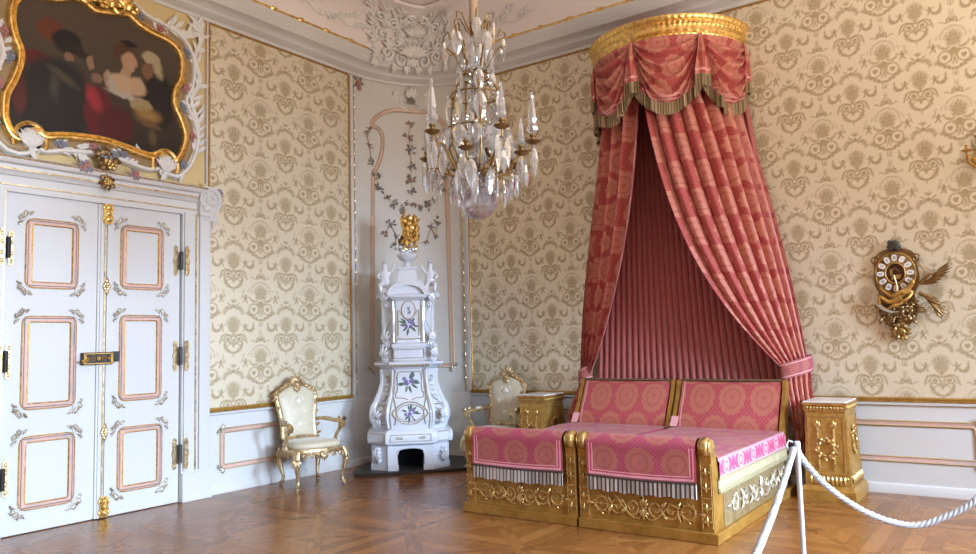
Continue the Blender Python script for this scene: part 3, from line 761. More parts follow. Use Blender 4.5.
def bolt_plate(z0, z1, parent, name):
    mb = MB(); M = ML @ Tm(-4.67, 0, .066); h = z1 - z0; zc = (z0 + z1) / 2
    mb.prism([(-.035, z0), (.035, z0), (.055, z0 + .25 * h), (.04, zc), (.055, z0 + .78 * h), (.03, z1), (-.03, z1), (-.055, z0 + .78 * h), (-.04, zc), (-.055, z0 + .25 * h)], -.004, .012, 0, M)
    for k in range(3): acanthus(mb, M, 0, z0 + h * (.1 + .28 * k), PI / 2, h * .3, .02, .012, 0, 5)
    for s in (-1, 1): mb.ell((s * .045, z0 + .25 * h, .012), .014, .02, .012, 6, 4, 0, M); mb.ell((s * .045, z0 + .78 * h, .012), .014, .02, .012, 6, 4, 0, M)
    mb.build(name, M_['gold'], parent)
bolt_plate(2.86, 3.07, door_l, 'bolt_plate'); bolt_plate(.012, .21, door_l, 'bolt_plate')
for z in (2.24, .82):
    mb = MB(); M = ML @ Tm(-4.67, z, .066); rosette(mb, M, 0, 0, .045, 0, 0, 6); leaf(mb, M, 0, .02, PI / 2, .07, .02); leaf(mb, M, 0, -.02, -PI / 2, .07, .02)
    mb.build('bolt_guide', M_['goldlt'], door_l)

# ------------------------------------------------------------------ door case
mb = MB()
for y0, y1 in ((-3.855, -3.515), (-5.935, -5.595)):
    mb.box(0, .075, y0, y1, .30, 3.10); mb.box(0, .105, y0 - .0, y1 + .012, 0, .30, c=.006)
    c = (y0 + y1) / 2
    mb.box(.075, .095, y0 + .015, y0 + .085, .32, 3.08); mb.box(.075, .088, c - .018, c - .004, .32, 3.08, 1)
    mb.box(.075, .100, c + .025, y1 - .02, .32, 3.08); mb.box(.0, .082, y1 - .016, y1 - .006, .32, 3.08, 1)
HP = [(3.06, 0), (3.06, .10), (3.125, .10), (3.13, .112), (3.145, .112), (3.15, .085), (3.24, .085), (3.25, .115), (3.285, .13), (3.30, .15), (3.32, .15), (3.325, .135), (3.36, .14), (3.375, .185), (3.40, .20), (3.42, .205), (3.445, .19), (3.46, .17), (3.47, .03), (3.47, 0)]
HM = [0] * len(HP); HM[3] = 1; HM[9] = 1; HM[15] = 1
hp = [(-(z - 3.06) * .80, o * .8) for z, o in HP]
mb.sweep([V3((0, -5.99, 3.06)), V3((0, -3.60, 3.06))], [NL, NL], hp, HM)
for s, yy in ((1, -3.58), (-1, -5.86)):                                    # rolled ends of the header and consoles below
    M = frameM((0, yy, .55), (0, s, 0), (0, 0, .82), (.85, 0, 0))
    out = [(-.10, 3.06), (.02, 3.06), (.05, 3.09)] + [(.05 + .13 * cos(a), 3.29 + .18 * sin(a)) for a in [-.9 + i * .25 for i in range(11)]] + [(-.05, 3.47), (-.10, 3.47)]
    mb.prism(out, 0, .15, 0, M)
    vtube(mb, [(p[0], p[1]) for p in spiral(.045, 3.30, .02, .15, .2, 1.6)], .022, M, 0, 6, .155, taper=False)
    vtube(mb, [(p[0], p[1]) for p in spiral(.03, 3.05, .01, .09, 1.4, -1.3)], .02, M, 0, 6, .12, taper=False)
    vtube(mb, [(.06, 3.10), (.10, 3.0), (.085, 2.9), (.04, 2.84)], .024, M, 0, 6, .11)
    acanthus(mb, M, -.02, 3.13, PI / 2, .10, .03, .16, 2, 5)
struct('trim_15', mb, [M_['white'], M_['goldlt'], M_['stucco']], 'white and gilt moulded case around the double door')
# coloured stucco posies on the header
def posy(name, y, z, s, label, mats, w=.17, n=3, lv=7):
    t = thing(name, label, 'relief', (0, y, z))
    rnd = random.Random(int(1000 * abs(y) + 10 * z)); M = ML @ Tm(0, 0, w)
    lf = MB()
    for i in range(lv):
        a = 2 * PI * i / lv + rnd.uniform(-.3, .3); leaf(lf, M, .25 * s * cos(a), .2 * s * sin(a), a + rnd.uniform(-.6, .6), s * rnd.uniform(.45, .85), s * .26, rnd.uniform(0, .02), .5)
    lf.build('leaves', mats[0], t)
    for i in range(n):
        f = MB(); rosette(f, M, rnd.uniform(-.4, .4) * s * (n > 1), rnd.uniform(-.3, .4) * s * (n > 1), s * .42, .02)
        f.build('flower', mats[1 + i % (len(mats) - 1)], t)
    return t
posy('stucco_flowers', -4.72, 3.49, .15, 'bunch of blue and brown stucco flowers at the middle of the door header', [M_['bronze'], M_['bluegrey'], M_['relief']], .11, 4, 12)
posy('stucco_flowers', -4.72, 3.27, .10, 'brown stucco drop hanging below the middle of the door header', [M_['bronze'], M_['relief']], .125, 2, 9)
posy('stucco_flowers', -4.95, 3.38, .085, 'grey stucco flower on the door header, towards the lock leaf', [M_['bluegrey'], M_['rosepink']], .14, 3, 8)
posy('stucco_flowers', -4.44, 3.38, .08, 'rose stucco flower on the door header, towards the hinges in view', [M_['bluegrey'], M_['rosepink']], .14, 3, 8)
posy('stucco_flowers', -3.44, 3.34, .085, 'dark violet stucco flower on the rolled end of the door header', [M_['bluegrey'], M_['bluegrey'], M_['rosepink']], .075, 3, 9)
posy('stucco_flowers', -3.70, 3.38, .06, 'small gilt sprig on top of the door header', [M_['goldlt'], M_['goldlt']], .13, 1, 5)
# strip between door case and damask
struct('trim_16', MB().box(0, .022, -3.555, -3.515, 3.45, 5.34).box(.022, .03, -3.55, -3.542, 3.45, 5.34, 1), [M_['white'], M_['goldpaint']], 'narrow white strip between painting and damask')

# ================================================================== OVERDOOR PAINTING
OUT = [(-5.54, 4.82), (-5.56, 4.66), (-5.53, 4.51), (-5.48, 4.38), (-5.49, 4.23), (-5.54, 4.06), (-5.59, 3.94), (-5.6, 3.8), (-5.59, 3.71), (-5.54, 3.61), (-5.49, 3.60), (-5.41, 3.67), (-5.33, 3.69), (-5.27, 3.66), (-5.15, 3.69), (-4.91, 3.72), (-4.70, 3.725), (-4.5, 3.70), (-4.26, 3.66), (-4.14, 3.70), (-4.04, 3.68), (-3.97, 3.64), (-3.89, 3.75), (-3.85, 3.92), (-3.9, 4.08), (-3.985, 4.25), (-3.975, 4.42), (-3.91, 4.55), (-3.90, 4.76), (-3.96, 4.87), (-4.08, 4.92), (-4.26, 4.95), (-4.39, 4.99), (-4.5, 5.05), (-4.6, 5.02), (-4.72, 5.0), (-4.84, 4.98), (-4.93, 5.02), (-5.05, 5.03), (-5.2, 4.96), (-5.44, 4.92)]
def catmull(P, k=3):
    n = len(P); R = []
    for i in range(n):
        p0, p1, p2, p3 = P[i - 1], P[i], P[(i + 1) % n], P[(i + 2) % n]
        for j in range(k):
            t = j / k
            R.append(tuple(.5 * ((2 * b) + (c - a) * t + (2 * a - 5 * b + 4 * c - d) * t * t + (3 * b - a - 3 * c + d) * t ** 3) for a, b, c, d in zip(p0, p1, p2, p3)))
    return R
OC = catmull(OUT)
def painting_mat():
    m, nt, b = newmat('dark_oil_painting'); k = NT(nt); o = k.obj(); _, y, z = k.sep(o)
    wob = k.noise(o, 14., 3.)
    y = k.m('ADD', y, k.m('MULTIPLY_ADD', wob, .06, -.03)); z = k.m('ADD', z, k.m('MULTIPLY_ADD', k.noise(o, 11., 3.), .06, -.03))
    c = k.ramp(k.m('MULTIPLY_ADD', z, .8, -2.9), [(0., C(.016, .011, .008)), (.5, C(.055, .037, .024)), (1., C(.085, .06, .04))])
    def blob(c, cy, cz, ry, rz, col, soft=.16, rot=0.):
        dy = k.m('SUBTRACT', y, cy); dz = k.m('SUBTRACT', z, cz)
        if rot:
            a, s = cos(rot), sin(rot)
            u = k.m('ADD', k.m('MULTIPLY', dy, a), k.m('MULTIPLY', dz, s)); v = k.m('SUBTRACT', k.m('MULTIPLY', dz, a), k.m('MULTIPLY', dy, s))
        else: u, v = dy, dz
        u = k.m('DIVIDE', u, ry); v = k.m('DIVIDE', v, rz)
        r = k.m('SQRT', k.m('ADD', k.m('MULTIPLY', u, u), k.m('MULTIPLY', v, v)))
        f = k.n('ShaderNodeMapRange'); k.put(f.inputs[0], r); f.inputs[1].default_value = 1 - soft; f.inputs[2].default_value = 1 + soft; f.inputs[3].default_value = 1; f.inputs[4].default_value = 0
        return k.mix(f.outputs[0], c, C(*col))
    L = [(-4.132, 4.24, .19, .30, (.012, .009, .008)), (-5.20, 3.90, .40, .30, (.010, .009, .008)), (-5.376, 4.35, .17, .08, (.10, .012, .012)), (-5.507, 4.05, .07, .25, (.09, .014, .014)),
         (-5.17, 4.14, .30, .27, (.014, .013, .011)), (-5.24, 4.67, .13, .11, (.13, .035, .015)), (-5.09, 4.60, .14, .12, (.012, .010, .009)), (-4.98, 4.54, .11, .05, (.02, .014, .010), .3, -.5),
         (-5.068, 4.449, .05, .045, (.22, .12, .07)), (-5.12, 4.24, .15, .035, (.07, .055, .035), .5, -.5), (-5.2, 4.13, .04, .12, (.05, .045, .035), .6),
         (-4.779, 3.97, .14, .26, (.11, .008, .014)), (-4.60, 3.88, .19, .20, (.07, .008, .012)), (-4.825, 4.10, .06, .13, (.30, .025, .035), .4, .4),
         (-4.866, 4.458, .04, .07, (.26, .15, .09)), (-4.80, 4.32, .06, .05, (.20, .12, .07)), (-4.694, 4.34, .035, .09, (.32, .20, .12)),
         (-4.522, 4.65, .13, .10, (.08, .035, .018)), (-4.47, 4.77, .09, .035, (.015, .013, .012)), (-4.465, 4.575, .085, .10, (.44, .26, .16)), (-4.50, 4.45, .06, .08, (.40, .25, .15)),
         (-4.538, 4.31, .15, .12, (.50, .34, .21)), (-4.378, 4.33, .095, .10, (.50, .33, .20)), (-4.49, 4.205, .20, .03, (.42, .38, .30), .35, -.12), (-4.65, 4.31, .03, .10, (.40, .36, .28), .4, .3),
         (-4.33, 4.15, .12, .07, (.34, .26, .13)), (-4.25, 4.06, .13, .07, (.30, .17, .05), .5), (-4.227, 4.69, .105, .065, (.42, .33, .20)), (-4.155, 4.60, .05, .11, (.40, .31, .19), .4, .3), (-4.27, 4.54, .065, .085, (.20, .10, .05)), (-4.24, 3.97, .12, .03, (.15, .08, .03), .5, -.2),
         (-4.2, 3.84, .04, .08, (.10, .07, .03), .5)]
    for q in L: c = blob(c, *q)
    nt.links.new(c, b.inputs['Base Color']); b.inputs['Roughness'].default_value = .32; b.inputs['Specular IOR Level'].default_value = .35
    return m
pt = thing('painting', 'dark oil painting of figures in a curving gilt frame above the door', 'painting', (0, 0, 0))
mb = MB(); mb.prism([(y, z) for y, z in OC], .02, .055, 0, ML); mb.build('canvas', painting_mat(), pt, flat=True)
P = [V3((.02, y, z)) for y, z in OC]; N = [NL] * len(P)
mb = MB().sweep(P, N, [(-.012, 0), (-.012, .05), (.0, .07), (.012, .072), (.020, .055), (.028, .058), (.042, .082), (.056, .078), (.066, .055), (.072, .04), (.072, 0)], closed=True)
mb.build('frame', M_['gold'], pt)
mb = MB().sweep(P, N, [(.070, 0), (.070, .035), (.085, .045), (.135, .04), (.15, .03), (.15, 0)], 0, closed=True)
mb.build('frame_border', M_['tan'], pt)
mb = MB().sweep(P, N, [(.148, 0), (.148, .03), (.16, .062), (.185, .062), (.20, .03), (.20, 0)], 0, closed=True)
mb.build('white_edging', M_['stucco'], pt)
acc = 0.; j = 0; n = len(P)
for i in range(n):
    d = (P[(i + 1) % n] - P[i]); acc += d.length
    if acc > .27:
        acc = 0.; t = d.normalized(); o = t.cross(NL); p = P[i] + o * .125 + NL * .045
        M = frameM(p, t, o, NL)
        M = M @ Tm(0, -.015, 0); f = MB(); rosette(f, M, 0, 0, .042, .01); rosette(f, M, .045, .005, .026, .0); rosette(f, M, -.045, -.005, .026, .0)
        f.build('frame_flower', M_[('rosepink', 'bluegrey')[j % 2]], pt); j += 1
# gilded crest and two white shells set into the frame
mb = MB(); M = ML @ Tm(-4.78, 5.13, .10)
for a in range(9): leaf(mb, M, 0, -.04, PI / 2 + (a - 4) * .36, .24 - .012 * abs(a - 4), .045, 0, .4)
for s in (-1, 1):
    cscroll(mb, M, s * .16, -.04, .22, .2 if s > 0 else PI - .2, s, .022, .01); acanthus(mb, M, s * .22, .0, PI / 2 - s * 1., .16, .035, .02, 0, 4)
rosette(mb, M, 0, -.05, .07, .04)
mb.build('gilded_crest', M_['gold'], pt)
for y, z, s in ((-5.41, 3.60, 1), (-4.06, 3.60, -1)):
    mb = MB(); M = ML @ Tm(y, z, .07)
    mb.ell((0, -.02, 0), .085, .10, .035, 12, 8, 0, M)
    for a in range(7): leaf(mb, M, 0, -.11, PI / 2 + (a - 3) * .26, .18, .034, .015, .3)
    vtube(mb, spiral(s * .03, -.13, .01, .06, 0, 1.3 * s), .016, M, 0, 6, 0); leaf(mb, M, 0, -.12, -PI / 2 + s * .5, .12, .03)
    mb.build('white_shell', M_['stucco'], pt)
    mb = MB(); pts = [(.17 * cos(a) * .85, -.05 + .17 * sin(a)) for a in [-.35 + i * (PI + .7) / 14 for i in range(15)]]
    vtube(mb, pts, .022, M, 0, 6, .0, taper=False); mb.build('gilt_hood', M_['gold'], pt)

# white stucco foliage on the yellow field
def vine(name, pts, label, seed, r=.026, lw=.045, L=.17):
    rnd = random.Random(seed); t = thing(name, label, 'relief', (.0, pts[0][0], pts[0][1])); M = Tm(0, -pts[0][0], -pts[0][1]) @ ML @ Tm(0, 0, .032)
    Pc = []
    for i in range(len(pts) - 1):
        p0 = pts[max(0, i - 1)]; p1, p2 = pts[i], pts[i + 1]; p3 = pts[min(len(pts) - 1, i + 2)]
        for j in range(6):
            q = j / 6
            Pc.append(tuple(.5 * ((2 * b) + (c - a) * q + (2 * a - 5 * b + 4 * c - d) * q * q + (3 * b - a - 3 * c + d) * q ** 3) for a, b, c, d in zip(p0, p1, p2, p3)))
    Pc.append(pts[-1])
    s = MB(); vtube(s, Pc, r, M, 0, 6, .008, taper=False)
    for e, ang in ((0, 0.), (-1, PI)): vtube(s, spiral(Pc[e][0], Pc[e][1], .008, .05, ang, 1.2), .014, M, 0, 5, .012)
    s.build('stem', M_['stucco'], t); lf = MB()
    for i in range(2, len(Pc) - 2, 2):
        dx, dy = Pc[i + 1][0] - Pc[i - 1][0], Pc[i + 1][1] - Pc[i - 1][1]; a = math.atan2(dy, dx)
        for k in (-1, 1):
            if rnd.random() < .8: leaf(lf, M, Pc[i][0], Pc[i][1], a + k * rnd.uniform(.5, 1.), L * rnd.uniform(.7, 1.2), lw * rnd.uniform(.4, .7), .008, .3)
    lf.build('foliage', M_['stucco'], t)
    return t
vine('stucco_vine', [(-3.78, 3.62), (-3.67, 3.85), (-3.66, 4.1), (-3.74, 4.35), (-3.64, 4.6), (-3.70, 4.85), (-3.62, 5.1), (-3.68, 5.28)], 'white stucco vine climbing between the painting and the damask panel', 2)
vine('stucco_vine', [(-4.25, 5.14), (-4.1, 5.08), (-3.95, 5.12), (-3.8, 5.05), (-3.68, 5.22)], 'white stucco spray over the upper corner of the painting beside the damask', 3, .016)
vine('stucco_vine', [(-3.80, 3.60), (-3.92, 3.53), (-4.02, 3.56)], 'short white stucco curl under the painting at the damask end', 4, .018)
vine('stucco_vine', [(-4.30, 3.56), (-4.42, 3.60), (-4.55, 3.58), (-4.62, 3.54)], 'white stucco fronds under the painting above the hinged leaf', 5, .014)
vine('stucco_vine', [(-5.20, 3.52), (-5.08, 3.58), (-4.98, 3.57), (-4.90, 3.54)], 'white stucco fronds under the painting above the lock leaf', 6, .014)
vine('stucco_vine', [(-5.70, 3.55), (-5.77, 3.9), (-5.74, 4.2), (-5.66, 4.4), (-5.76, 4.7), (-5.70, 5.0), (-5.78, 5.2)], 'white stucco vine on the far side of the painting from the damask', 7)

# ================================================================== ROUNDED CORNER DECORATION
def cM(t, z, out=.01):
    n = cwn(t); return frameM(cw(t, z, out), V3((0, 0, 1)).cross(n), (0, 0, 1), n)
def garland(label, pts, seed, size=.058, dens=1.):
    t0 = thing('flower_garland', label, 'garland', cw(pts[0][0], pts[0][1], .01)); base = t0.location.copy(); rnd = random.Random(seed)
    def W(p): return p - base
    st = MB(); dense = []
    for i in range(len(pts) - 1):
        for j in range(6): dense.append((lerp(pts[i][0], pts[i + 1][0], j / 6), lerp(pts[i][1], pts[i + 1][1], j / 6)))
    dense.append(pts[-1])
    st.tube([W(cw(t, z, .012)) for t, z in dense], .007, 5); st.build('stem', M_['goldline'], t0)
    for t, z in pts:
        lf = MB(); M = Tm(*(-base)) @ cM(t, z, .015); s = size * rnd.uniform(.8, 1.25)
        for i in range(int(8 * dens)):
            a = rnd.uniform(0, 2 * PI); q = rnd.uniform(.1, .8); leaf(lf, M, q * s * cos(a), q * s * sin(a), a + rnd.uniform(-1, 1), s * rnd.uniform(.6, 1.2), s * .24, 0, .4)
        lf.build('leaf_cluster', M_['leafgrey'], t0)
        f = MB(); rosette(f, M, rnd.uniform(-.3, .3) * s, rnd.uniform(-.3, .3) * s, s * .5, .015, 0, 5); f.build('flower', M_[rnd.choice(['rosepink', 'leafgrey', 'rosepink', 'bluegrey'])], t0)
    return t0
garland('string of stucco flowers hanging straight down the middle of the rounded corner', [(.5, 4.78), (.49, 4.58), (.5, 4.38), (.51, 4.15), (.50, 3.95), (.51, 3.78)], 1)
garland('stucco flower swag looping from the shoulder nearer the door down towards the stove top', [(.225, 3.98), (.25, 3.80), (.31, 3.66), (.36, 3.58), (.42, 3.52), (.47, 3.60)], 2, .048)
garland('stucco flower swag looping from the shoulder nearer the bed down towards the stove top', [(.775, 3.98), (.75, 3.80), (.69, 3.66), (.64, 3.58), (.58, 3.52), (.53, 3.60)], 3, .048)
garland('flower string beside the shoulder nearer the door', [(.17, 4.62), (.145, 4.55), (.17, 4.38), (.185, 4.16)], 4, .042)
garland('flower string beside the shoulder nearer the bed', [(.83, 4.62), (.855, 4.55), (.83, 4.38), (.815, 4.16)], 5, .042)
garland('loose flower sprays either side of the gilded stove crest', [(.29, 3.16), (.33, 3.30), (.38, 3.12), (.36, 3.0), (.62, 3.05), (.66, 3.26), (.70, 3.12), (.72, 3.34)], 6, .045, .7)
cq = thing('stucco_crest', 'white stucco crest with dark leaves over the arched corner moulding', 'relief', cw(.51, 5.0, .01)); bs = Tm(*(-cq.location))
mb = MB(); M = bs @ cM(.51, 5.08, .02)
for s in (-1, 1):
    vtube(mb, spiral(s * .10, .02, .01, .10, PI / 2, 1.2 * s), .016, M, 0, 6); vtube(mb, bez((s * .05, -.12, 0), (s * .16, -.08, 0), (s * .24, .0, 0), (s * .22, .14, 0)), .016, M); acanthus(mb, M, s * .2, .1, PI / 2 - s * .6, .12, .02, .01, 0, 4)
acanthus(mb, M, 0, .06, PI / 2, .2, .035, .02, 0, 5); mb.build('scrolls', M_['stucco'], cq)
mb = MB(); acanthus(mb, M, 0, -.03, PI / 2, .11, .03, .05, 0, 7); mb.build('dark_leaves', M_['leafgrey'], cq)
posy_c = thing('flower_garland', 'small rose at the top corner of the rounded wall beside the damask panel', 'garland', cw(.07, 5.24, .02)); bs = Tm(*(-posy_c.location))
mb = MB(); M = bs @ cM(.07, 5.24, .02); rosette(mb, M, 0, 0, .045, .01); rosette(mb, M, .03, -.07, .035, .01); mb.build('flower', M_['rosepink'], posy_c)
mb = MB(); M = bs @ cM(.07, 5.24, .02)
for a in (.0, .9, 2.2, 3.8, 5.2): leaf(mb, M, .02 * cos(a), .02 * sin(a), a, .10, .025)
mb.build('leaf_cluster', M_['leafgrey'], posy_c)

# ------------------------------------------------------------------ large stucco cartouche over the corner, riding on cornice and cove
car = thing('stucco_cartouche', 'large white stucco cartouche of scrolls on the ceiling corner behind the chandelier', 'relief', cw(.5, 5.62, .3)); bs = -car.location
def cove(t, h):
    """surface of cornice face (h<0) and cove (h>0) over the corner"""
    if h <= 0: z = 5.62 + h; o = .31 if z > 5.6 else lerp(.26, .31, (z - 5.5) / .12)
    else:
        a = min(PI / 2, h / .72); z = 5.62 + .52 * sin(a); o = .30 + .55 * (1 - cos(a)) + max(0, h / .72 - PI / 2) * .72
    return t, z, o
def carmap(p):
    """u along the corner (m from its middle), v up, w off the surface"""
    u, v, w = p; t = .5 + u / 1.9
    t, z, o = cove(t, v); q = cw(max(-.12, min(1.12, t)), z, 0); n = cwn(max(0, min(1, t)))
    a = max(0., min(PI / 2, v / .72)); nn = n * cos(a * .8) + V3((0, 0, -1)) * sin(a * .8)
    d = n * o + nn * w
    # let the relief spread sideways along the walls beyond the curve
    side = V3((0, 0, 1)).cross(n)
    lim = .42 * (1 - min(.8, o))
    return q + d + side * (u * max(0., o - .1) * .55) + bs
rnd = random.Random(11)
sc_ = MB(); lv_ = MB(); sh_ = MB()
for s in (-1, 1):
    for (x, y, r, a, tn) in ((.20, -.02, .13, 0, 1.6), (.45, .05, .12, 2., 1.5), (.30, .28, .15, 1., 1.7), (.55, .38, .13, 4., 1.5), (.15, .50, .12, 2., 1.5), (.40, .62, .14, 0., 1.6), (.65, .72, .11, 3., 1.4), (.12, .80, .10, 1., 1.3)):
        vtube(sc_, [(s * p[0], p[1]) for p in spiral(x, y, .02, r, a, tn)], .026, carmap, 0, 6, .03, taper=False)
    for (x, y, a, L) in ((.58, .0, .1, .22), (.40, .15, 1.1, .25), (.62, .22, .3, .25), (.22, .36, 1.3, .24), (.70, .50, .6, .26), (.50, .52, 1.2, .25), (.25, .66, 1.8, .22), (.55, .85, .9, .26), (.30, .90, 1.4, .24), (.80, .85, .4, .28), (.62, -.10, -.5, .14), (.3, -.10, -1.2, .12), (.1, -.10, -1.5, .12)):
        for q in range(3):
            aa = a + (q - 1) * .5; aa = aa if s > 0 else PI - aa; leaf(lv_, carmap, s * x, y, aa, L * (1 if q == 1 else .75), .045, .03, .35)
    P = bez((.05, .15, 0), (.35, .2, 0), (.2, .6, 0), (.5, .95, 0), 14); vtube(sc_, [(s * p[0], p[1]) for p in P], .03, carmap, 0, 6, .02, taper=False)
    P = bez((.6, -.05, 0), (.8, .2, 0), (.6, .5, 0), (.85, .7, 0), 14); vtube(sc_, [(s * p[0], p[1]) for p in P], .028, carmap, 0, 6, .02, taper=False)
for i in range(9): leaf(sh_, carmap, 0, .02, PI / 2 + (i - 4) * .33, .34, .055, .05, .4)
for i in range(7): leaf(sh_, carmap, 0, .42, PI / 2 + (i - 3) * .3, .30, .05, .05, .4)
for i in range(5): leaf(sh_, carmap, 0, .0, -PI / 2 + (i - 2) * .4, .15, .03, .03, .4)
sc_.build('scrollwork', M_['stucco'], car); lv_.build('foliage', M_['stucco'], car); sh_.build('shell', M_['stucco'], car)
# light stucco sprays further along the ceiling edge
def covespray(base, du, label, seed):
    t = thing('stucco_spray', label, 'relief', base); rnd = random.Random(seed); b0 = V3(base); du = V3(du); nz = V3((-du.y, du.x, 0))
    inn = V3((0, -1, 0)) if abs(du.x) > .5 else V3((1, 0, 0))
    def f(p):
        u, v, w = p; a = v / .72; a = min(PI / 2, a); z = .52 * sin(a); o = .55 * (1 - cos(a)); nn = inn * cos(a * .8) + V3((0, 0, -1)) * sin(a * .8)
        return du * u + inn * o + V3((0, 0, z)) + nn * w
    mb = MB()
    for i in range(6):
        x = -.5 + i * .2; y = .38 + .10 * sin(i * 1.9)
        vtube(mb, spiral(x, y, .015, .075, i, 1.4), .016, f, 0, 6, .01); acanthus(mb, f, x + .07, y + .03, .4 + .6 * sin(i * 2.3), .18, .022, .01, 0, 3)
    vtube(mb, [(-.55 + .11 * i, .34 + .06 * sin(i * 1.3)) for i in range(11)], .013, f, 0, 5, .01, taper=False)
    mb.build('scrollwork', M_['stucco'], t)
covespray((.30, -2.0, 5.62), (0, 1, 0), 'white stucco spray on the ceiling cove above the damask panel', 1)
covespray((1.75, -.30, 5.62), (1, 0, 0), 'white stucco spray on the ceiling cove between chandelier and canopy', 2)
# ================================================================== PORCELAIN STOVE
hp = [(.54, -1.82), (.62, -1.87), (.72, -1.85), (1.58, -.90), (1.63, -.80), (1.57, -.48), (1.30, -.16), (.62, -.14), (.36, -.34), (.17, -.62), (.09, -.95), (.16, -1.25)]
hearth = MB().prism(hp, 0, .028)
hearth.prism([(lerp(.8, x, 1.012), lerp(-1.0, y, 1.012)) for x, y in hp], .028, .04)
tag(hearth.build('hearth_slab', M_['stone']), 'dark stone hearth slab under the porcelain stove', 'hearth')
sx, sy = .81, -1.075; SROT = math.atan2(.68, .73)
st = thing('tiled_stove', 'tall white and gilt porcelain stove on the dark slab in the corner', 'stove', (sx, sy, .04), SROT)
LV = [(.31, .50, .40), (.33, .53, .43), (.39, .537, .44), (.46, .53, .43), (.49, .49, .40), (.505, .455, .37), (.54, .455, .375), (.60, .472, .392), (.66, .480, .40), (.73, .470, .395), (.81, .440, .37), (.93, .385, .335), (1.05, .350, .305), (1.18, .345, .30), (1.24, .36, .31), (1.27, .40, .345), (1.30, .435, .37), (1.33, .435, .37), (1.345, .38, .33), (1.36, .345, .30), (1.50, .345, .30), (1.52, .365, .315), (1.555, .365, .315), (1.575, .318, .27), (1.70, .305, .26), (1.88, .308, .265), (2.0, .315, .27), (2.10, .322, .275), (2.125, .35, .30), (2.15, .405, .34), (2.185, .41, .345), (2.20, .36, .30), (2.22, .30, .25)]
def foot(W, D, z):
    c = .58 * W; k = (W - c) * .8
    return [(-W, .26, z), (-W, -D + .035 + k, z), (-c, -D + .035, z), (-c, -D, z), (-c * .5, -D - .012, z), (c * .5, -D - .012, z), (c, -D, z), (c, -D + .035, z), (W, -D + .035 + k, z), (W, .26, z)]
def stack(levels, name, **k):
    mb = MB(); mb.loft([foot(W, D, z) for z, W, D in levels], 0, caps=True); return mb.build(name, M_['ceramic'], st, sharp=38)
stack(LV[:6], 'lower_plinth'); stack(LV[5:15], 'lower_body'); stack(LV[14:20], 'shelf'); stack(LV[19:24], 'neck'); stack(LV[23:28], 'upper_body'); stack(LV[27:], 'cornice')
def DW(z):
    for i in range(len(LV) - 1):
        if LV[i][0] <= z <= LV[i + 1][0]:
            t = (z - LV[i][0]) / (LV[i + 1][0] - LV[i][0]); return lerp(LV[i][1], LV[i + 1][1], t), lerp(LV[i][2], LV[i + 1][2], t)
    return LV[-1][1:] if z > 2 else LV[0][1:]
def fm(p):                                                               # front surface map (x, z, out)
    u, v, w = p; W, D = DW(v); return V3((u, -D - .012 - w, v))
# feet: two piers with an arched fire opening between them
for s in (-1, 1):
    mb = MB()
    pts = [(-.485, .26), (-.485, -.19), (-.285, -.345), (-.285, -.375), (-.165, -.375), (-.165, .26)]
    pts = [(x * -s, y) for x, y in (pts if s < 0 else pts)]
    if s > 0: pts = [(-x, y) for x, y in [(-.485, .26), (-.485, -.19), (-.285, -.345), (-.285, -.375), (-.165, -.375), (-.165, .26)]][::-1]
    else: pts = [(-.485, .26), (-.485, -.19), (-.285, -.345), (-.285, -.375), (-.165, -.375), (-.165, .26)]
    mb.prism(pts, .07, .31)
    cx = s * .33
    mb.prism([(cx + (x - cx) * 1.06, y * 1.05 if y < 0 else y) for x, y in pts], 0, .075)
    for q in range(4): mb.ell((s * .40, -.27, .11 + q * .05), .05 - .006 * q, .03, .03, 8, 5)
    acanthus(mb, frameM((s * .405, -.27, .1), (.62 , .78 * s, 0), (0, 0, 1), (.78 * s, -.62, 0)), 0, 0, PI / 2, .19, .03, .02, 0, 5)
    mb.build('foot', M_['ceramic'], st)
mb = MB(); arch = [(-.165, .31), (.165, .31)] + [(.165 * cos(a) if abs(cos(a)) < .99 else .165 * cos(a), .20 + .075 * (max(0, sin(a)) ** .5)) for a in [i * PI / 12 for i in range(13)]]
mb.prism(arch, 0, .10, 0, frameM((0, -.375, 0), (1, 0, 0), (0, 0, 1), (0, 1, 0)))
vtube(mb, [(.165 * cos(a), .20 + .075 * (max(0, sin(a)) ** .5)) for a in [i * PI / 12 for i in range(13)]], .012, frameM((0, -.378, 0), (1, 0, 0), (0, 0, 1), (0, -1, 0)), 0, 6, 0, taper=False)
mb.build('fire_arch', M_['ceramic'], st)
MB().box(-.165, .165, .10, .20, .004, .31).build('opening_shade_box', M_['void'], st)  # black box put in for the darkness between the piers
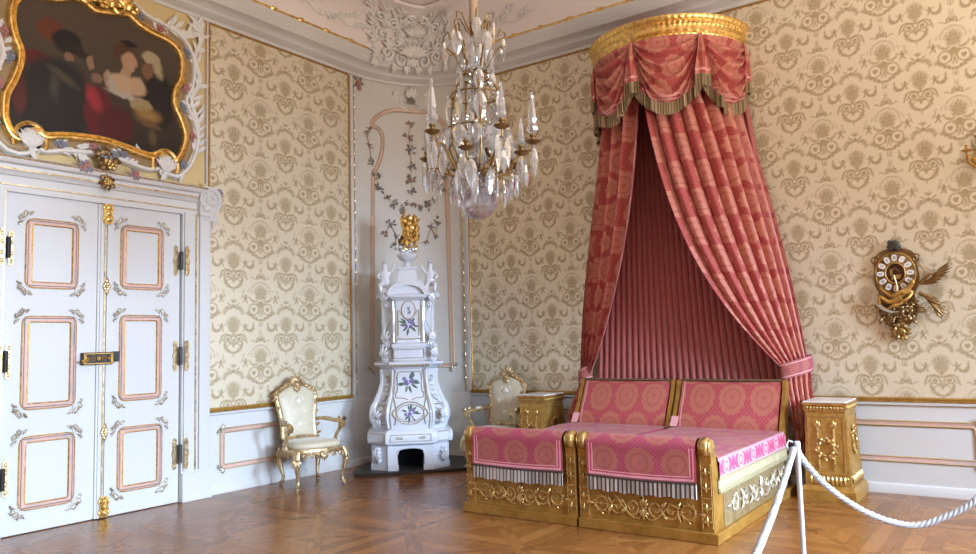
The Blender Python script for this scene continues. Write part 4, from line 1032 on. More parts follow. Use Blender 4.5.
# gilt-grey drawn lines, cartouches and painted flowers on the front
ln = MB()
def outl(pts, r=.006): vtube(ln, pts, r, fm, 0, 5, .002, taper=False)
outl([(.20 * cos(a) * (1 + .10 * cos(4 * a)), .70 + .135 * sin(a)) for a in [i * 2 * PI / 32 for i in range(33)]], .008)
outl([(.165 * cos(a), .70 + .105 * sin(a)) for a in [i * 2 * PI / 28 for i in range(29)]])
for s in (-1, 1):
    outl([(s * x, z) for x, z, _ in bez((.02, .86, 0), (.12, .92, 0), (.2, .84, 0), (.17, .96, 0), 10)])
    outl([(s * x, z) for x, z, _ in bez((.16, .95, 0), (.13, 1.05, 0), (.17, 1.12, 0), (.14, 1.2, 0), 10)])
    outl([(s * x, z) for x, z, _ in bez((.14, 1.2, 0), (.1, 1.23, 0), (.05, 1.19, 0), (0, 1.215, 0), 10)])
    outl([(s * (.19 - .02 * sin(i * .5)), .56 + i * .045) for i in range(16)], .007)
    outl([(s * .19, 1.38), (s * .19, 1.49), (0, 1.49)]); outl([(s * .19, 1.38), (0, 1.38)])
    outl([(s * x, z) for x, z, _ in bez((.0, 1.62, 0), (.10, 1.60, 0), (.12, 1.66, 0), (.155, 1.60, 0), 10)], .008)
    outl([(s * .13, 1.66 + i * .035) for i in range(10)]); outl([(s * .165, 1.60 + i * .045) for i in range(11)], .008)
    outl([(s * x, z) for x, z, _ in bez((.13, 1.98, 0), (.1, 2.0, 0), (.09, 1.88, 0), (0, 1.86, 0), 10)])
    outl([(s * .25, .36), (s * .25, .44), (0, .44)], .004); outl([(s * .25, .36), (0, .36)], .004)
    for q in range(4): outl(spiral(s * (.11 + .02 * q), .40, .004, .016, q, 1.), .004)
outl([(.085 * cos(a), 1.985 + .115 * sin(a)) for a in [i * 2 * PI / 24 for i in range(25)]], .009)
for s in (-1, 1):
    for z0, z1, k in ((.50, 1.26, .52), (1.57, 2.12, .50)):
        outl([(s * DW(lerp(z0, z1, i / 16))[0] * k, lerp(z0, z1, i / 16)) for i in range(17)], .005)
    wing = lambda p: V3((s * (DW(p[1])[0] * .58 + p[0] * DW(p[1])[0] * .42), -DW(p[1])[1] + .035 + p[0] * DW(p[1])[0] * .34 - .006 - p[2], p[1]))
    def wl(pts, r=.006): vtube(ln, pts, r, wing, 0, 5, .002, taper=False)
    for a_, b_ in ((.345, .455), (.56, .80), (1.38, 1.50)): wl([(.15, a_), (.85, a_), (.85, b_), (.15, b_), (.15, a_)], .005)
    wl([(.5 + .33 * sin(i * .42), .60 + i * .035) for i in range(17)], .007); wl([(.5 + .3 * sin(i * .5), 1.62 + i * .03) for i in range(16)], .006)
    for q in range(5): wl([(p[0], p[1]) for p in spiral(.5, .62 + .13 * q, .03, .22, q, .9, 10)] if False else [(.5 + .2 * cos(a), .64 + .12 * q + .035 * sin(a)) for a in [i * .8 for i in range(8)]], .005)
ln.build('gilt_lines', M_['silverlt'], st)
ov = MB(); ov.prism([(.078 * cos(a), 1.985 + .108 * sin(a)) for a in [i * 2 * PI / 24 for i in range(24)]], .0, .012, 0, frameM((0, -.283, 0), (1, 0, 0), (0, 0, 1), (0, -1, 0)))
ov.build('oval_medallion', M_['ceramic'], st)
def painted(x, z, s, n, seed, fmap=fm):
    rnd = random.Random(seed); a_, b_ = MB(), MB()
    for i in range(n):
        q = rnd.uniform(0, 2 * PI); r = s * rnd.uniform(0, .8); px, pz = x + r * cos(q) * .7, z + r * sin(q) * .7
        rosette(a_, fmap, px, pz, s * rnd.uniform(.16, .28), .001, 0, 5)
    for i in range(n + 3):
        q = rnd.uniform(0, 2 * PI); leaf(b_, fmap, x + .4 * s * cos(q), z + .4 * s * sin(q), q, s * rnd.uniform(.5, .9), s * .13, .001, .05)
    f = a_.build('painted_flowers', M_['violet'], st); b_.build('painted_leaves', M_['greenpaint'], f)
painted(.0, .70, .11, 8, 1); painted(-.02, 1.08, .125, 9, 2); painted(.01, 1.80, .115, 8, 3)
painted(0, 1.98, .045, 4, 4, lambda p: V3((p[0], -.296 - p[2], p[1])))
# vertical scroll ribs that follow the swelling corners
for s in (-1, 1):
    mb = MB()
    for z0, z1 in ((.52, 1.24), (1.58, 2.1)):
        path = []
        for i in range(17):
            z = lerp(z0, z1, i / 16); W, D = DW(z); path.append((s * W * .60, -D + .01, z))
        mb.tube(path, [.030 - .010 * abs(i - 8) / 8 for i in range(17)], 7)
        path = []
        for i in range(17):
            z = lerp(z0, z1, i / 16); W, D = DW(z); path.append((s * (W * .97), -D + .045 + W * .34, z))
        mb.tube(path, [.044 - .014 * abs(i - 8) / 8 + (.014 if z0 < 1 and 1 < i < 7 else 0) for i in range(17)], 8)
    mb.build('corner_rib', M_['ceramic'], st)
    mb = MB()
    for z, W, D in ((.60, .49, .40), (1.56, .335, .28), (1.36, .36, .31), (2.06, .34, .28)):
        mb = MB(); M = frameM((s * W * .82, -D + .02, z), (.75, .66 * s, 0), (0, 0, 1), (.66 * s, -.75, 0))
        vtube(mb, spiral(0, 0, .008, .06, PI / 2, 1.4 * s), .018, M, 0, 6, .02); acanthus(mb, M, 0, .04, PI / 2, .16, .026, .03, 0, 5)
        mb.build('corner_scroll', M_['ceramic'], st)
# egg row under the shelf, arched pediment, pedestal, urn
mb = MB()
for i in range(17): mb.ell((-.24 + i * .03, -.385, 1.29), .012, .012, .022, 6, 4)
mb.build('egg_moulding', M_['silverlt'], st)
mb = MB(); out = [(.27 * cos(a), 2.17 + .19 * sin(a)) for a in [i * PI / 14 for i in range(15)]]; inn = [(.20 * cos(a), 2.17 + .13 * sin(a)) for a in [i * PI / 14 for i in range(15)]]
mb.prism(out + inn[::-1], -.36, -.02, 0, frameM((0, 0, 0), (1, 0, 0), (0, 0, 1), (0, 1, 0)))
mb.prism(inn, -.30, -.05, 0, frameM((0, 0, 0), (1, 0, 0), (0, 0, 1), (0, 1, 0)))
mb.build('arched_pediment', M_['ceramic'], st)
mb = MB(); mb.loft([[(sx_ * w, y_ * w - .12, z) for sx_, y_ in ((-1, -1), (1, -1), (1, 1), (-1, 1))] for z, w in ((2.2, .17), (2.30, .165), (2.33, .145), (2.36, .13), (2.50, .105), (2.52, .125), (2.545, .125), (2.55, .07))], caps=True)
for s in (-1, 1): vtube(mb, spiral(s * .15, 2.33, .01, .05, 0 if s > 0 else PI, 1.3 * s), .02, frameM((0, -.26, 0), (1, 0, 0), (0, 0, 1), (0, -1, 0)))
mb.build('crest_pedestal', M_['ceramic'], st)
mb = MB().lathe([(.0, 2.53), (.06, 2.54), (.05, 2.57), (.03, 2.60), (.04, 2.62), (.09, 2.64), (.125, 2.68), (.135, 2.71), (.12, 2.715), (.11, 2.70), (.0, 2.69)], 18, 0, Tm(0, -.12, 0), rmod=lambda i, a: .004 * cos(9 * a) if 5 <= i <= 7 else 0)
mb.build('urn', M_['ceramic'], st)
gc = MB(); rnd = random.Random(5)
M = frameM((0, -.12, 0), (1, 0, 0), (0, 0, 1), (0, -1, 0))
gc.ell((0, -.10, 3.0), .085, .06, .21, 10, 8)
for i in range(46):
    a = rnd.uniform(0, 2 * PI); z = rnd.uniform(2.80, 3.20); h = (z - 2.78) / .5; r = .10 * sin(PI * (h * .8 + .15))
    Mx = Rz(a) @ frameM((0, 0, 0), (1, 0, 0), (0, 0, 1), (0, -1, 0)); leaf(gc, Tm(0, -.10, 0) @ Mx, rnd.uniform(-.04, .04), z, PI / 2 + rnd.uniform(-.8, .8), rnd.uniform(.10, .17), .036, r * .75, .6)
for i in range(7): leaf(gc, M, .01, 3.10, PI / 2 + (i - 3) * .25, .20, .035, 0, .3)
for k in range(3): vtube(gc, [(p[0], p[1]) for p in spiral(.02 * k, 2.92 + .1 * k, .02, .09, k, 1.1)], .02, M, 0, 6, .10)
gc.build('gilded_shell_crest', M_['gold'], st, M=Tm(.035, -.03, -.06))
wf = MB()
for i in range(22):
    a = rnd.uniform(0, 2 * PI); r = rnd.uniform(.02, .09); wf.ell((r * cos(a), -.13 + r * sin(a), 2.715 + rnd.uniform(0, .11)), .03, .03, .028, 7, 5)
    leaf(wf, Tm(0, -.13, 2.72) @ Rz(a) @ frameM((0, 0, 0), (1, 0, 0), (0, 0, 1), (0, -1, 0)), .03, rnd.uniform(0, .1), rnd.uniform(.2, 1.4), .11, .025, .02, .4)
wf.build('urn_flowers', M_['ceramic'], st)
# figures on the stove top: each one continuous skinned body
def skin_body(name, joints, edges, radii, mat, parent, loc, rz=0., scale=1., sub=1):
    import bmesh
    me = bpy.data.meshes.new(name); bm = bmesh.new(); vs = [bm.verts.new([scale * c for c in j]) for j in joints]
    for e in edges: bm.edges.new((vs[e[0]], vs[e[1]]))
    bm.verts.layers.skin.verify(); bm.to_mesh(me); bm.free(); me.materials.append(mat)
    o = bpy.data.objects.new(name, me); COL.objects.link(o); o.parent = parent; o.location = loc; o.rotation_euler = (0, 0, rz)
    m = o.modifiers.new('skin', 'SKIN'); m.use_smooth_shade = True
    sk = me.skin_vertices[0]
    for i, r in enumerate(radii): sk.data[i].radius = (r * scale, r * scale)
    sk.data[0].use_root = True
    s = o.modifiers.new('sub', 'SUBSURF'); s.levels = sub; s.render_levels = sub
    return o
PUTTO_J = [(0, 0, .20), (0, -.01, .29), (0, 0, .39), (0, 0, .43), (0, -.01, .50), (0, -.015, .56), (.08, 0, .38), (.13, -.06, .30), (.07, -.11, .27), (-.08, 0, .38), (-.14, -.03, .44), (-.17, -.04, .53), (.055, -.05, .18), (.08, -.16, .16), (.07, -.16, .04), (.075, -.21, .02), (-.055, -.03, .16), (-.08, -.10, .09), (-.07, -.08, .02), (-.075, -.13, .01)]
PUTTO_E = [(0, 1), (1, 2), (2, 3), (3, 4), (4, 5), (2, 6), (6, 7), (7, 8), (2, 9), (9, 10), (10, 11), (0, 12), (12, 13), (13, 14), (14, 15), (0, 16), (16, 17), (17, 18), (18, 19)]
PUTTO_R = [.075, .075, .065, .032, .062, .045, .036, .030, .022, .036, .030, .022, .052, .045, .030, .022, .052, .044, .030, .022]
for s in (-1, 1):
    J = [(s * x, y, z) for x, y, z in PUTTO_J]
    f = skin_body('cherub_figure', J, PUTTO_E, PUTTO_R, M_['ceramic'], st, (s * .29, -.20, 2.195), 0, .72)
    h = MB()
    for i in range(9):
        a = i * 2 * PI / 9; h.ell((.036 * cos(a), .005 + .036 * sin(a), .575), .020, .020, .018, 6, 4)
    h.ell((0, .005, .585), .034, .034, .022, 8, 5)
    h.build('hair', M_['ceramic'], f, M=Matrix.Scale(.72, 4))
for s in (-1, 1):
    mb = MB(); mb.loft([[(s * .345 + a * w, -.12 + b * w, z) for a, b in ((-1, -1), (1, -1), (1, 1), (-1, 1))] for z, w in ((2.18, .05), (2.21, .055), (2.23, .035))], caps=True)
    mb.build('corner_block', M_['ceramic'], st)

# ================================================================== ARMCHAIRS
def make_chair(label, loc, rz):
    t = thing('armchair', label, 'armchair', loc, rz, None); t.scale = (1.07, 1.05, 1.0)
    G = M_['goldlt']
    sw, sd, sh = .31, .27, .44
    def plan(k, sc=1.):                                                 # rounded seat plan, wider at the front
        out = []
        for i in range(28):
            a = 2 * PI * i / 28; c, s = cos(a), sin(a)
            x = (abs(c) ** .55) * (1 if c >= 0 else -1) * sw * sc; y = (abs(s) ** .55) * (1 if s >= 0 else -1) * sd * sc
            x *= 1 - .16 * (y / sd * .5 + .5); out.append((x, y - .018 * cos(PI * x / sw) * (1 if y < 0 else 0), k))
        return out
    mb = MB(); mb.loft([plan(.375, .98), plan(.40, 1.), plan(.435, 1.), plan(.445, .97)], caps=True)
    for i in range(6):                                                   # carved scalloped apron on front and sides
        x = -.22 + .088 * i; M = frameM((x, -.285, .385), (1, 0, 0), (0, 0, 1), (0, -1, 0)); vtube(mb, spiral(0, -.015, .006, .038, i, 1.3), .013, M, 0, 6)
    for sgn in (-1, 1):
        M = frameM((sgn * .30, 0, .385), (0, 1, 0), (0, 0, 1), (sgn, 0, 0))
        for i in range(5): vtube(mb, spiral(-.17 + .085 * i, -.015, .006, .036, i, 1.3), .013, M, 0, 6)
    M = frameM((0, -.295, .37), (1, 0, 0), (0, 0, 1), (0, -1, 0)); acanthus(mb, M, 0, .03, -PI / 2, .10, .024, .005, 0, 7); rosette(mb, M, 0, .02, .035, .01)
    mb.build('seat_rail', G, t)
    mb = MB(); mb.loft([plan(.44, .96), plan(.47, .985), plan(.49, .96), plan(.508, .86), plan(.518, .66), plan(.522, .35)], caps=True)
    mb.build('seat', M_['silk'], t, sharp=80)
    for x, y in ((-.27, -.23), (.27, -.23), (-.215, .23), (.215, .23)):
        o = V3((x, y, 0)).normalized(); L = MB(); b = V3((x, y, 0))
        path = [b + V3((0, 0, .42)), b + o * .028 + V3((0, 0, .36)), b + o * .035 + V3((0, 0, .29)), b + o * .012 + V3((0, 0, .19)), b - o * .012 + V3((0, 0, .10)), b - o * .005 + V3((0, 0, .05)), b + o * .02 + V3((0, 0, .022)), b + o * .03 + V3((0, 0, .014))]
        L.tube(path, [.040, .042, .036, .024, .018, .019, .026, .014], 9)
        L.ell(b + o * .018 + V3((0, 0, .012)), .022, .022, .012, 8, 5)
        M = frameM(b + o * .05 + V3((0, 0, .30)), V3((-o.y, o.x, 0)), (0, 0, 1), o); acanthus(L, M, 0, .05, -PI / 2, .13, .020, .0, 0, 5); rosette(L, M, 0, .06, .028, .0)
        L.build('leg', G, t)
    # back: cartouche-shaped frame leaning backwards
    th = math.radians(9); MBk = Tm(0, .235, .50) @ Rx(-th) @ frameM((0, 0, 0), (1, 0, 0), (0, 0, 1), (0, -1, 0))
    half = [(0, .04), (.10, .035), (.165, .02), (.19, .06), (.185, .15), (.195, .28), (.215, .40), (.232, .50), (.225, .555), (.19, .575), (.15, .60), (.09, .635), (0, .65)]
    bp_ = half + [(-x, z) for x, z in half[-2:0:-1]]
    bp_ = catmull(bp_, 2)
    pan = MB(); n = len(bp_)
    rings = [[(x * k, .32 + (z - .32) * k, w) for x, z in bp_] for k, w in ((1., -.022), (1., .012), (.9, .026), (.65, .036), (.25, .04))]
    pan.loft(rings, 0, MBk, caps=True); pan.build('backrest', M_['silk'], t, sharp=80)
    fr_ = MB(); fr_.tube([(x * 1.04, .32 + (z - .32) * 1.03, .0) for x, z in bp_], .028, 8, 0, MBk, closed=True)
    for i in range(0, n, 2):
        x, z = bp_[i]; a = math.atan2(z - .32, x); leaf(fr_, MBk, x * 1.02, .32 + (z - .32) * 1.01, a + 1.1, .075, .02, .018, .4)
    for s in (-1, 1):
        vtube(fr_, spiral(s * .205, .56, .008, .045, 0 if s > 0 else PI, 1.4 * s), .018, MBk, 0, 6, .01); vtube(fr_, spiral(s * .165, .03, .008, .04, -.5 if s > 0 else PI + .5, -1.3 * s), .016, MBk, 0, 6, .01)
        vtube(fr_, spiral(s * .09, .655, .008, .045, .5 if s > 0 else PI - .5, 1.3 * s), .016, MBk, 0, 6, .02)
    fr_.build('back_frame', G, t)
    cr = MB(); rosette(cr, MBk, 0, .655, .045, .02)
    for i in range(7): leaf(cr, MBk, 0, .655, PI / 2 + (i - 3) * .45, .125 - .008 * abs(i - 3), .028, .015, .4)
    acanthus(cr, MBk, 0, .64, -PI / 2, .10, .022, .03, 0, 5)
    cr.build('crest', G, t)
    em = MB()                                                           # woven pattern on the silk back
    for s in (-1, 1):
        vtube(em, spiral(s * .065, .33, .008, .045, 0 if s > 0 else PI, 1.5 * s), .0055, MBk, 0, 5, .037, taper=False); em.ell((s * .065, .33, .038), .014, .014, .004, 8, 4, 0, MBk)
        vtube(em, bez((0, .24, 0), (s * .06, .25, 0), (s * .12, .30, 0), (s * .11, .42, 0)), .005, MBk, 0, 5, .036); leaf(em, MBk, s * .08, .44, PI / 2 + s * .4, .09, .022, .032, .02)
    acanthus(em, MBk, 0, .42, PI / 2, .09, .018, .034, 0, 5); acanthus(em, MBk, 0, .20, -PI / 2, .07, .018, .030, 0, 5)
    em.build('woven_motif', simple_white, t)
    for s in (-1, 1):
        A = MB()
        path = [(s * .205, .255, .72), (s * .245, .17, .735), (s * .285, .05, .72), (s * .305, -.07, .715), (s * .315, -.14, .705), (s * .318, -.175, .68), (s * .312, -.165, .65), (s * .30, -.135, .655)]
        A.tube(path, [.020, .022, .024, .024, .028, .030, .024, .014], 8)
        sup = [(s * .305, -.12, .70), (s * .312, -.10, .62), (s * .305, -.04, .55), (s * .295, -.02, .48), (s * .29, -.03, .43)]
        A.tube(sup, [.020, .022, .019, .022, .026], 8)
        M = frameM((s * .315, -.10, .72), (0, -1, 0), (s * .3, 0, .95), (s * .95, 0, -.3)); acanthus(A, M, 0, 0, .4, .10, .02, .02, 0, 5); acanthus(A, M, -.06, .0, 2.6, .08, .018, .02, 0, 4)
        A.build('arm', G, t)
        pad = MB(); pad.ell((s * .272, .075, .745), .022, .085, .018, 8, 6); pad.build('arm_pad', M_['silk'], t)
    return t
simple_white = simple('pale_silk_weave', (.80, .77, .66), .35, 0, .05)
make_chair('carved gilt armchair in cream silk standing by the dado near the white door', (.50, -2.47, 0), math.radians(78))
make_chair('carved gilt armchair half hidden behind the bed and the left pedestal', (1.785, -.54, 0), math.radians(4))

# ================================================================== BEDSIDE PEDESTALS
def make_pedestal(label, loc):
    t = thing('bedside_pedestal', label, 'pedestal', loc, 0, None)
    def sq(z, a, b): return [(-a, -b, z), (a, -b, z), (a, b, z), (-a, b, z)]
    MB().loft([sq(0, .245, .315), sq(.095, .245, .315), sq(.105, .238, .308), sq(.135, .222, .292), sq(.14, .205, .275)], caps=True).build('plinth', M_['goldpaint'], t, sharp=30)
    b = MB().loft([sq(.13, .208, .278), sq(.84, .178, .248)], caps=True)
    b.build('body', M_['goldpaint'], t)
    MB().loft([sq(.835, .180, .250), sq(.84, .188, .258), sq(.895, .190, .260), sq(.90, .205, .275), sq(.922, .207, .277)], caps=True).build('frieze', M_['goldpaint'], t, sharp=30)
    MB().box(-.195, .195, -.265, .265, .922, .938, c=.003).build('marble_top', M_['marble'], t)
    def face(k):                                                        # maps (u, z, out) on front (k=0) / right side (k=1) / left side
        def f(p):
            u, z, w = p; q = (z - .13) / .71; a, b_ = lerp(.208, .178, q), lerp(.278, .248, q)
            if z > .84: a, b_ = .190, .260
            return V3((u, -b_ - w, z)) if k == 0 else (V3((a + w, u, z)) if k == 1 else V3((-a - w, -u, z)))
        return f
    F = face(0)
    pn = MB()
    for u0, u1, z0, z1 in ((-.165, -.155, .25, .80), (.155, .165, .25, .80), (-.165, .165, .79, .80), (-.165, .165, .25, .26)):
        pn.box(u0, u1, z0, z1, -.002, .006, 0, F)
    for sd in (1, 2):
        Fs = face(sd)
        for u0, u1, z0, z1 in ((-.23, -.22, .25, .80), (.22, .23, .25, .80), (-.23, .23, .79, .80), (-.23, .23, .25, .26)): pn.box(u0, u1, z0, z1, -.002, .006, 0, Fs)
    pn.build('panel_moulding', M_['relief'], t)
    for s in (-1, 1):
        T = MB(); vtube(T, [(s * .07, .29), (s * .07, .45), (s * .072, .62), (s * .074, .70)], .011, F, 0, 7, .006, taper=False)
        for z in (.31, .42, .58, .66): T.ell((s * .071, z, .008), .017, .012, .012, 7, 4, 0, F)
        acanthus(T, F, s * .073, .69, PI / 2, .07, .017, .006, 0, 5); T.ell((s * .073, .72, .010), .02, .018, .014, 7, 4, 0, F)
        T.build('torch', M_['relief'], t)
    def wreath(Fm, x, z, r, e=1.):
        w = MB(); w.tube([(x + r * cos(a), z + e * r * sin(a), .008) for a in [i * 2 * PI / 24 for i in range(24)]], .016, 6, 0, Fm, closed=True)
        for i in range(20):
            a = i * 2 * PI / 20; leaf(w, Fm, x + r * cos(a), z + e * r * sin(a), a + PI / 2 + (.6 if i % 2 else -.6), .055, .017, .014, .4)
        rosette(w, Fm, x, z + e * r, .025, .012); rosette(w, Fm, x, z - e * r, .025, .012)
        return w
    wreath(F, 0, .49, .082).build('wreath', M_['relief'], t)
    for sd in (1, 2): 
        w = wreath(face(sd), 0, .55, .085, 1.35); w.build('side_wreath', M_['relief'], t)
    for z0, z1, n in ((.145, .235, 9), (.848, .888, 11)):
        h = z1 - z0
        for sd, half in ((0, .17), (1, .235), (2, .235)):
            o = MB(); Fm = face(sd); m = n if sd == 0 else int(n * 1.4)
            for i in range(m):
                u = lerp(-half, half, (i + .5) / m); leaf(o, Fm, u, z0 + .005, PI / 2, h * .95, h * .22, .003, .3); o.ell((u + half / m, z1 - h * .25, .003), h * .16, h * .16, .006, 6, 4, 0, Fm)
            o.build('leaf_band', M_['relief'], t)
    return t
make_pedestal('square gilded pedestal standing right of the bed under the wall clock', (5.755, -.375, 0))
make_pedestal('square gilded pedestal left of the bed, partly hidden behind its footboard', (2.385, -.375, 0)).scale = (.95, .92, 1)
# ================================================================== TWIN BEDS
def arabesque(mb, M, cx, cz, w, h, w0=.0):
    """symmetrical scroll relief: palmette in the middle, S-scrolls and wreaths to either side"""
    acanthus(mb, M, cx, cz + .05 * h, PI / 2, h * .42, h * .09, w0, 0, 5); acanthus(mb, M, cx, cz - .05 * h, -PI / 2, h * .42, h * .09, w0, 0, 5); rosette(mb, M, cx, cz, h * .13, w0)
    r = h * .046
    for s in (-1, 1):
        sp = lambda x, z, r0, r1, a, t: vtube(mb, [(cx + s * p[0], cz + p[1]) for p in spiral(x, z, r0, r1, a, t, 22)], r, M, 0, 6, w0, taper=False)
        sp(.22 * w * .5, .0, h * .05, h * .34, PI, 1.35); sp(.50 * w * .5, 0, h * .05, h * .33, .3, -1.4)
        vtube(mb, [(cx + s * p[0], cz + p[1]) for p in bez((.04 * w, -.40 * h, 0), (.14 * w, -.55 * h, 0), (.2 * w, .2 * h, 0), (.27 * w, .36 * h, 0), 12)], r, M, 0, 6, w0, taper=False)
        mb.tube([(cx + s * .40 * w + h * .27 * cos(a), cz + h * .27 * sin(a), w0) for a in [i * 2 * PI / 20 for i in range(20)]], r, 6, 0, M, closed=True)
        for i in range(10):
            a = i * 2 * PI / 10; leaf(mb, M, cx + s * .40 * w + h * .27 * cos(a), cz + h * .27 * sin(a), a + 1.2, h * .2, h * .045, w0, .3)
        rosette(mb, M, cx + s * .40 * w, cz, h * .09, w0)
        for x, a in ((.16, 1.), (.16, -1.), (.30, 1.2), (.30, -1.2), (.47, 0.)): leaf(mb, M, cx + s * x * w, cz, a if s > 0 else PI - a, h * .42, h * .085, w0, .4)
        vtube(mb, [(cx + s * .05 * w, cz), (cx + s * .5 * w, cz)], r * .6, M, 0, 5, w0, taper=False)
def post_relief(mb, M, cx, z0, z1, w):
    n = max(2, int((z1 - z0) / .085))
    for i in range(n):
        z = lerp(z0, z1, (i + .5) / n); leaf(mb, M, cx, z - .04, PI / 2, .075, w * .16, 0, .4)
        for s in (-1, 1): leaf(mb, M, cx, z - .02, PI / 2 + s * 1.0, .05, w * .10, 0, .4); mb.ell((cx + s * w * .28, z + .03, 0), .006, .006, .005, 6, 4, 0, M)
        vtube(mb, spiral(cx + (w * .14 if i % 2 else -w * .14), z, .004, w * .2, i, 1.2), .006, M, 0, 5)
    for s in (-1, 1): vtube(mb, [(cx + s * w * .44, z0 - .01), (cx + s * w * .44, z1 + .01)], .004, M, 0, 5, 0, taper=False)
FY = -2.67
def circ(cy, cz, r, a0, a1, n): return [(cy + r * cos(lerp(a0, a1, i / n)), cz + r * sin(lerp(a0, a1, i / n))) for i in range(n + 1)]
def yz(M0=None): return frameM((0, 0, 0), (0, 1, 0), (0, 0, 1), (1, 0, 0))     # prism outline (y,z) extruded along x
def make_bed(label, x0, x1, outer):
    t = thing('bed', label, 'bed', (x0, FY, 0)); B = Tm(-x0, -FY, 0)
    def put(mb, name, mat, par=None, **k):
        for i in range(len(mb.v)): mb.v[i] = B @ mb.v[i]
        return mb.build(name, mat, par or t, **k)
    G = M_['bedgold']
    put(MB().box(x0 - .04 if outer < 0 else x0, x1 + .035 if outer > 0 else x1 + .0, FY - .055, -.40, 0, .085, c=.006), 'plinth', G)
    foot = [(-2.70, .085), (-2.70, .60), (-2.708, .66)] + circ(-2.668, .725, .062, 3.6, -.5, 10) + [(-2.595, .66), (-2.575, .58), (-2.53, .49), (-2.46, .42), (-2.46, .085)]
    for a, b in ((x0, x0 + .098), (x1 - .098, x1)):
        p = put(MB().prism(foot, a, b, 0, yz()), 'footboard_post', G)
        cx = (a + b) / 2; r = MB(); M = frameM((0, -2.702, 0), (1, 0, 0), (0, 0, 1), (0, -1, 0))
        post_relief(r, M, cx, .12, .32, .09); post_relief(r, M, cx, .37, .60, .09); r.box(a, b, .335, .350, 0, .008, 0, M)
        put(r, 'post_relief', M_['relief'], p)
        k = MB(); e = -1 if a == x0 else 1
        Mx = Tm(cx, -2.668, .728) @ Ry(PI / 2)
        prof = [(0, -.055), (.045, -.055), (.064, -.05), (.070, -.04), (.062, -.034), (.074, -.026), (.080, -.010), (.080, .010), (.074, .026), (.062, .034), (.070, .040), (.064, .05), (.045, .055), (.035, .056), (.03, .059), (0, .060)]
        if e < 0: prof = [(r_, -z_) for r_, z_ in prof[::-1]]
        k.lathe(prof, 20, 0, Mx, rmod=lambda i, a_: .0035 * cos(12 * a_) if 5 <= i <= 9 else 0)
        put(k, 'scroll_finial', M_['relief'], p)
    put(MB().box(x0 + .09, x1 - .09, -2.685, -2.60, .085, .72).box(x0 + .098, x1 - .098, -2.692, -2.68, .335, .350), 'footboard_panel', G)
    r = MB(); M = frameM((0, -2.687, 0), (1, 0, 0), (0, 0, 1), (0, -1, 0)); arabesque(r, M, (x0 + x1) / 2, .212, x1 - x0 - .22, .215, .0); put(r, 'footboard_relief', M_['relief'])
    MBm = MB(); MBm.box(x0 + .03, x1 - .03, -2.58, -.50, .30, .615, c=.03); put(MBm, 'mattress', M_['borderrose'])
    for sx_, e in ((x0, -1), (x1, 1)):
        a, b = (sx_, sx_ + .05) if e < 0 else (sx_ - .05, sx_)
        rail = put(MB().box(a, b, -2.47, -.55, .085, .365).box(a - .004 * (e < 0), b + .004 * (e > 0), -2.47, -.55, .10, .115).box(a - .006 * (e < 0), b + .006 * (e > 0), -2.47, -.55, .345, .36), 'side_rail', M_['railcold'] if e == outer else G)  # outer rail gets the gilt with cold light painted in
        if e == outer:
            r = MB(); M = frameM((sx_, 0, 0), (0, e, 0), (0, 0, 1), (e, 0, 0))
            arabesque(r, M, -1.48 * e, .232, 1.78, .215, .002); put(r, 'rail_relief', M_['silver'], rail)
    head = [(-.46, .085), (-.66, .085), (-.66, .55), (-.63, .66), (-.56, .80), (-.48, .94), (-.425, 1.05)] + circ(-.375, 1.075, .052, 2.9, -1.2, 8) + [(-.375, .96), (-.42, .82), (-.455, .66), (-.46, .55)]
    for a, b in ((x0, x0 + .042), (x1 - .042, x1)): put(MB().prism(head, a, b, 0, yz()), 'headboard_post', G)
    fr_ = [(-.62, .60), (-.60, .70), (-.535, .83), (-.455, .97), (-.41, 1.07), (-.385, 1.115), (-.36, 1.12)]
    def P(u, v):
        q = v * (len(fr_) - 1); i = min(len(fr_) - 2, int(q)); f = q - i
        y, z = lerp(fr_[i][0], fr_[i + 1][0], f), lerp(fr_[i][1], fr_[i + 1][1], f); return (u, y - .025 * sin(PI * (u - x0) / (x1 - x0)) * sin(PI * min(1, v * 1.1)), z)
    us = [x0 + .06, x0 + .085, x0 + .097] + [lerp(x0 + .11, x1 - .06, i / 16) for i in range(17)]
    hb = MB(); hb.grid(P, us, [i / 18 for i in range(19)], uvfn=lambda u, v: ((u - x0) * .98 + .02, v * .62 + .11), mifn=lambda u, v: 1 if x0 + .085 < u < x0 + .097 or (u < x0 + .2 and v < .0) else 0)
    hb.grid(lambda u, v: (u, lerp(-.36, -.40, v), lerp(1.12, .35, v)), [x0 + .06, x1 - .06], [0, 1])
    hb.grid(lambda u, v: (u, lerp(-.62, -.40, v), .60 - .05 * v), [x0 + .06, x1 - .06], [0, 1])
    put(hb, 'headboard', [M_['head'], M_['borderpink']])
    f = MB(); f.tube([(u, -.388 - .025 * sin(PI * (u - x0) / (x1 - x0)), 1.122) for u in [lerp(x0 + .05, x1 - .05, i / 40) for i in range(41)]], [.010 + .004 * (i % 2) for i in range(41)], 6); put(f, 'headboard_gimp', M_['fringegold'])
    return t
bed_l = make_bed('gilded bed whose footboard is on the stove side, left half of the pair', 2.975, 4.163, -1)
bed_r = make_bed('gilded bed with the carved side rail in view, beside the rope barrier', 4.188, 5.362, 1)

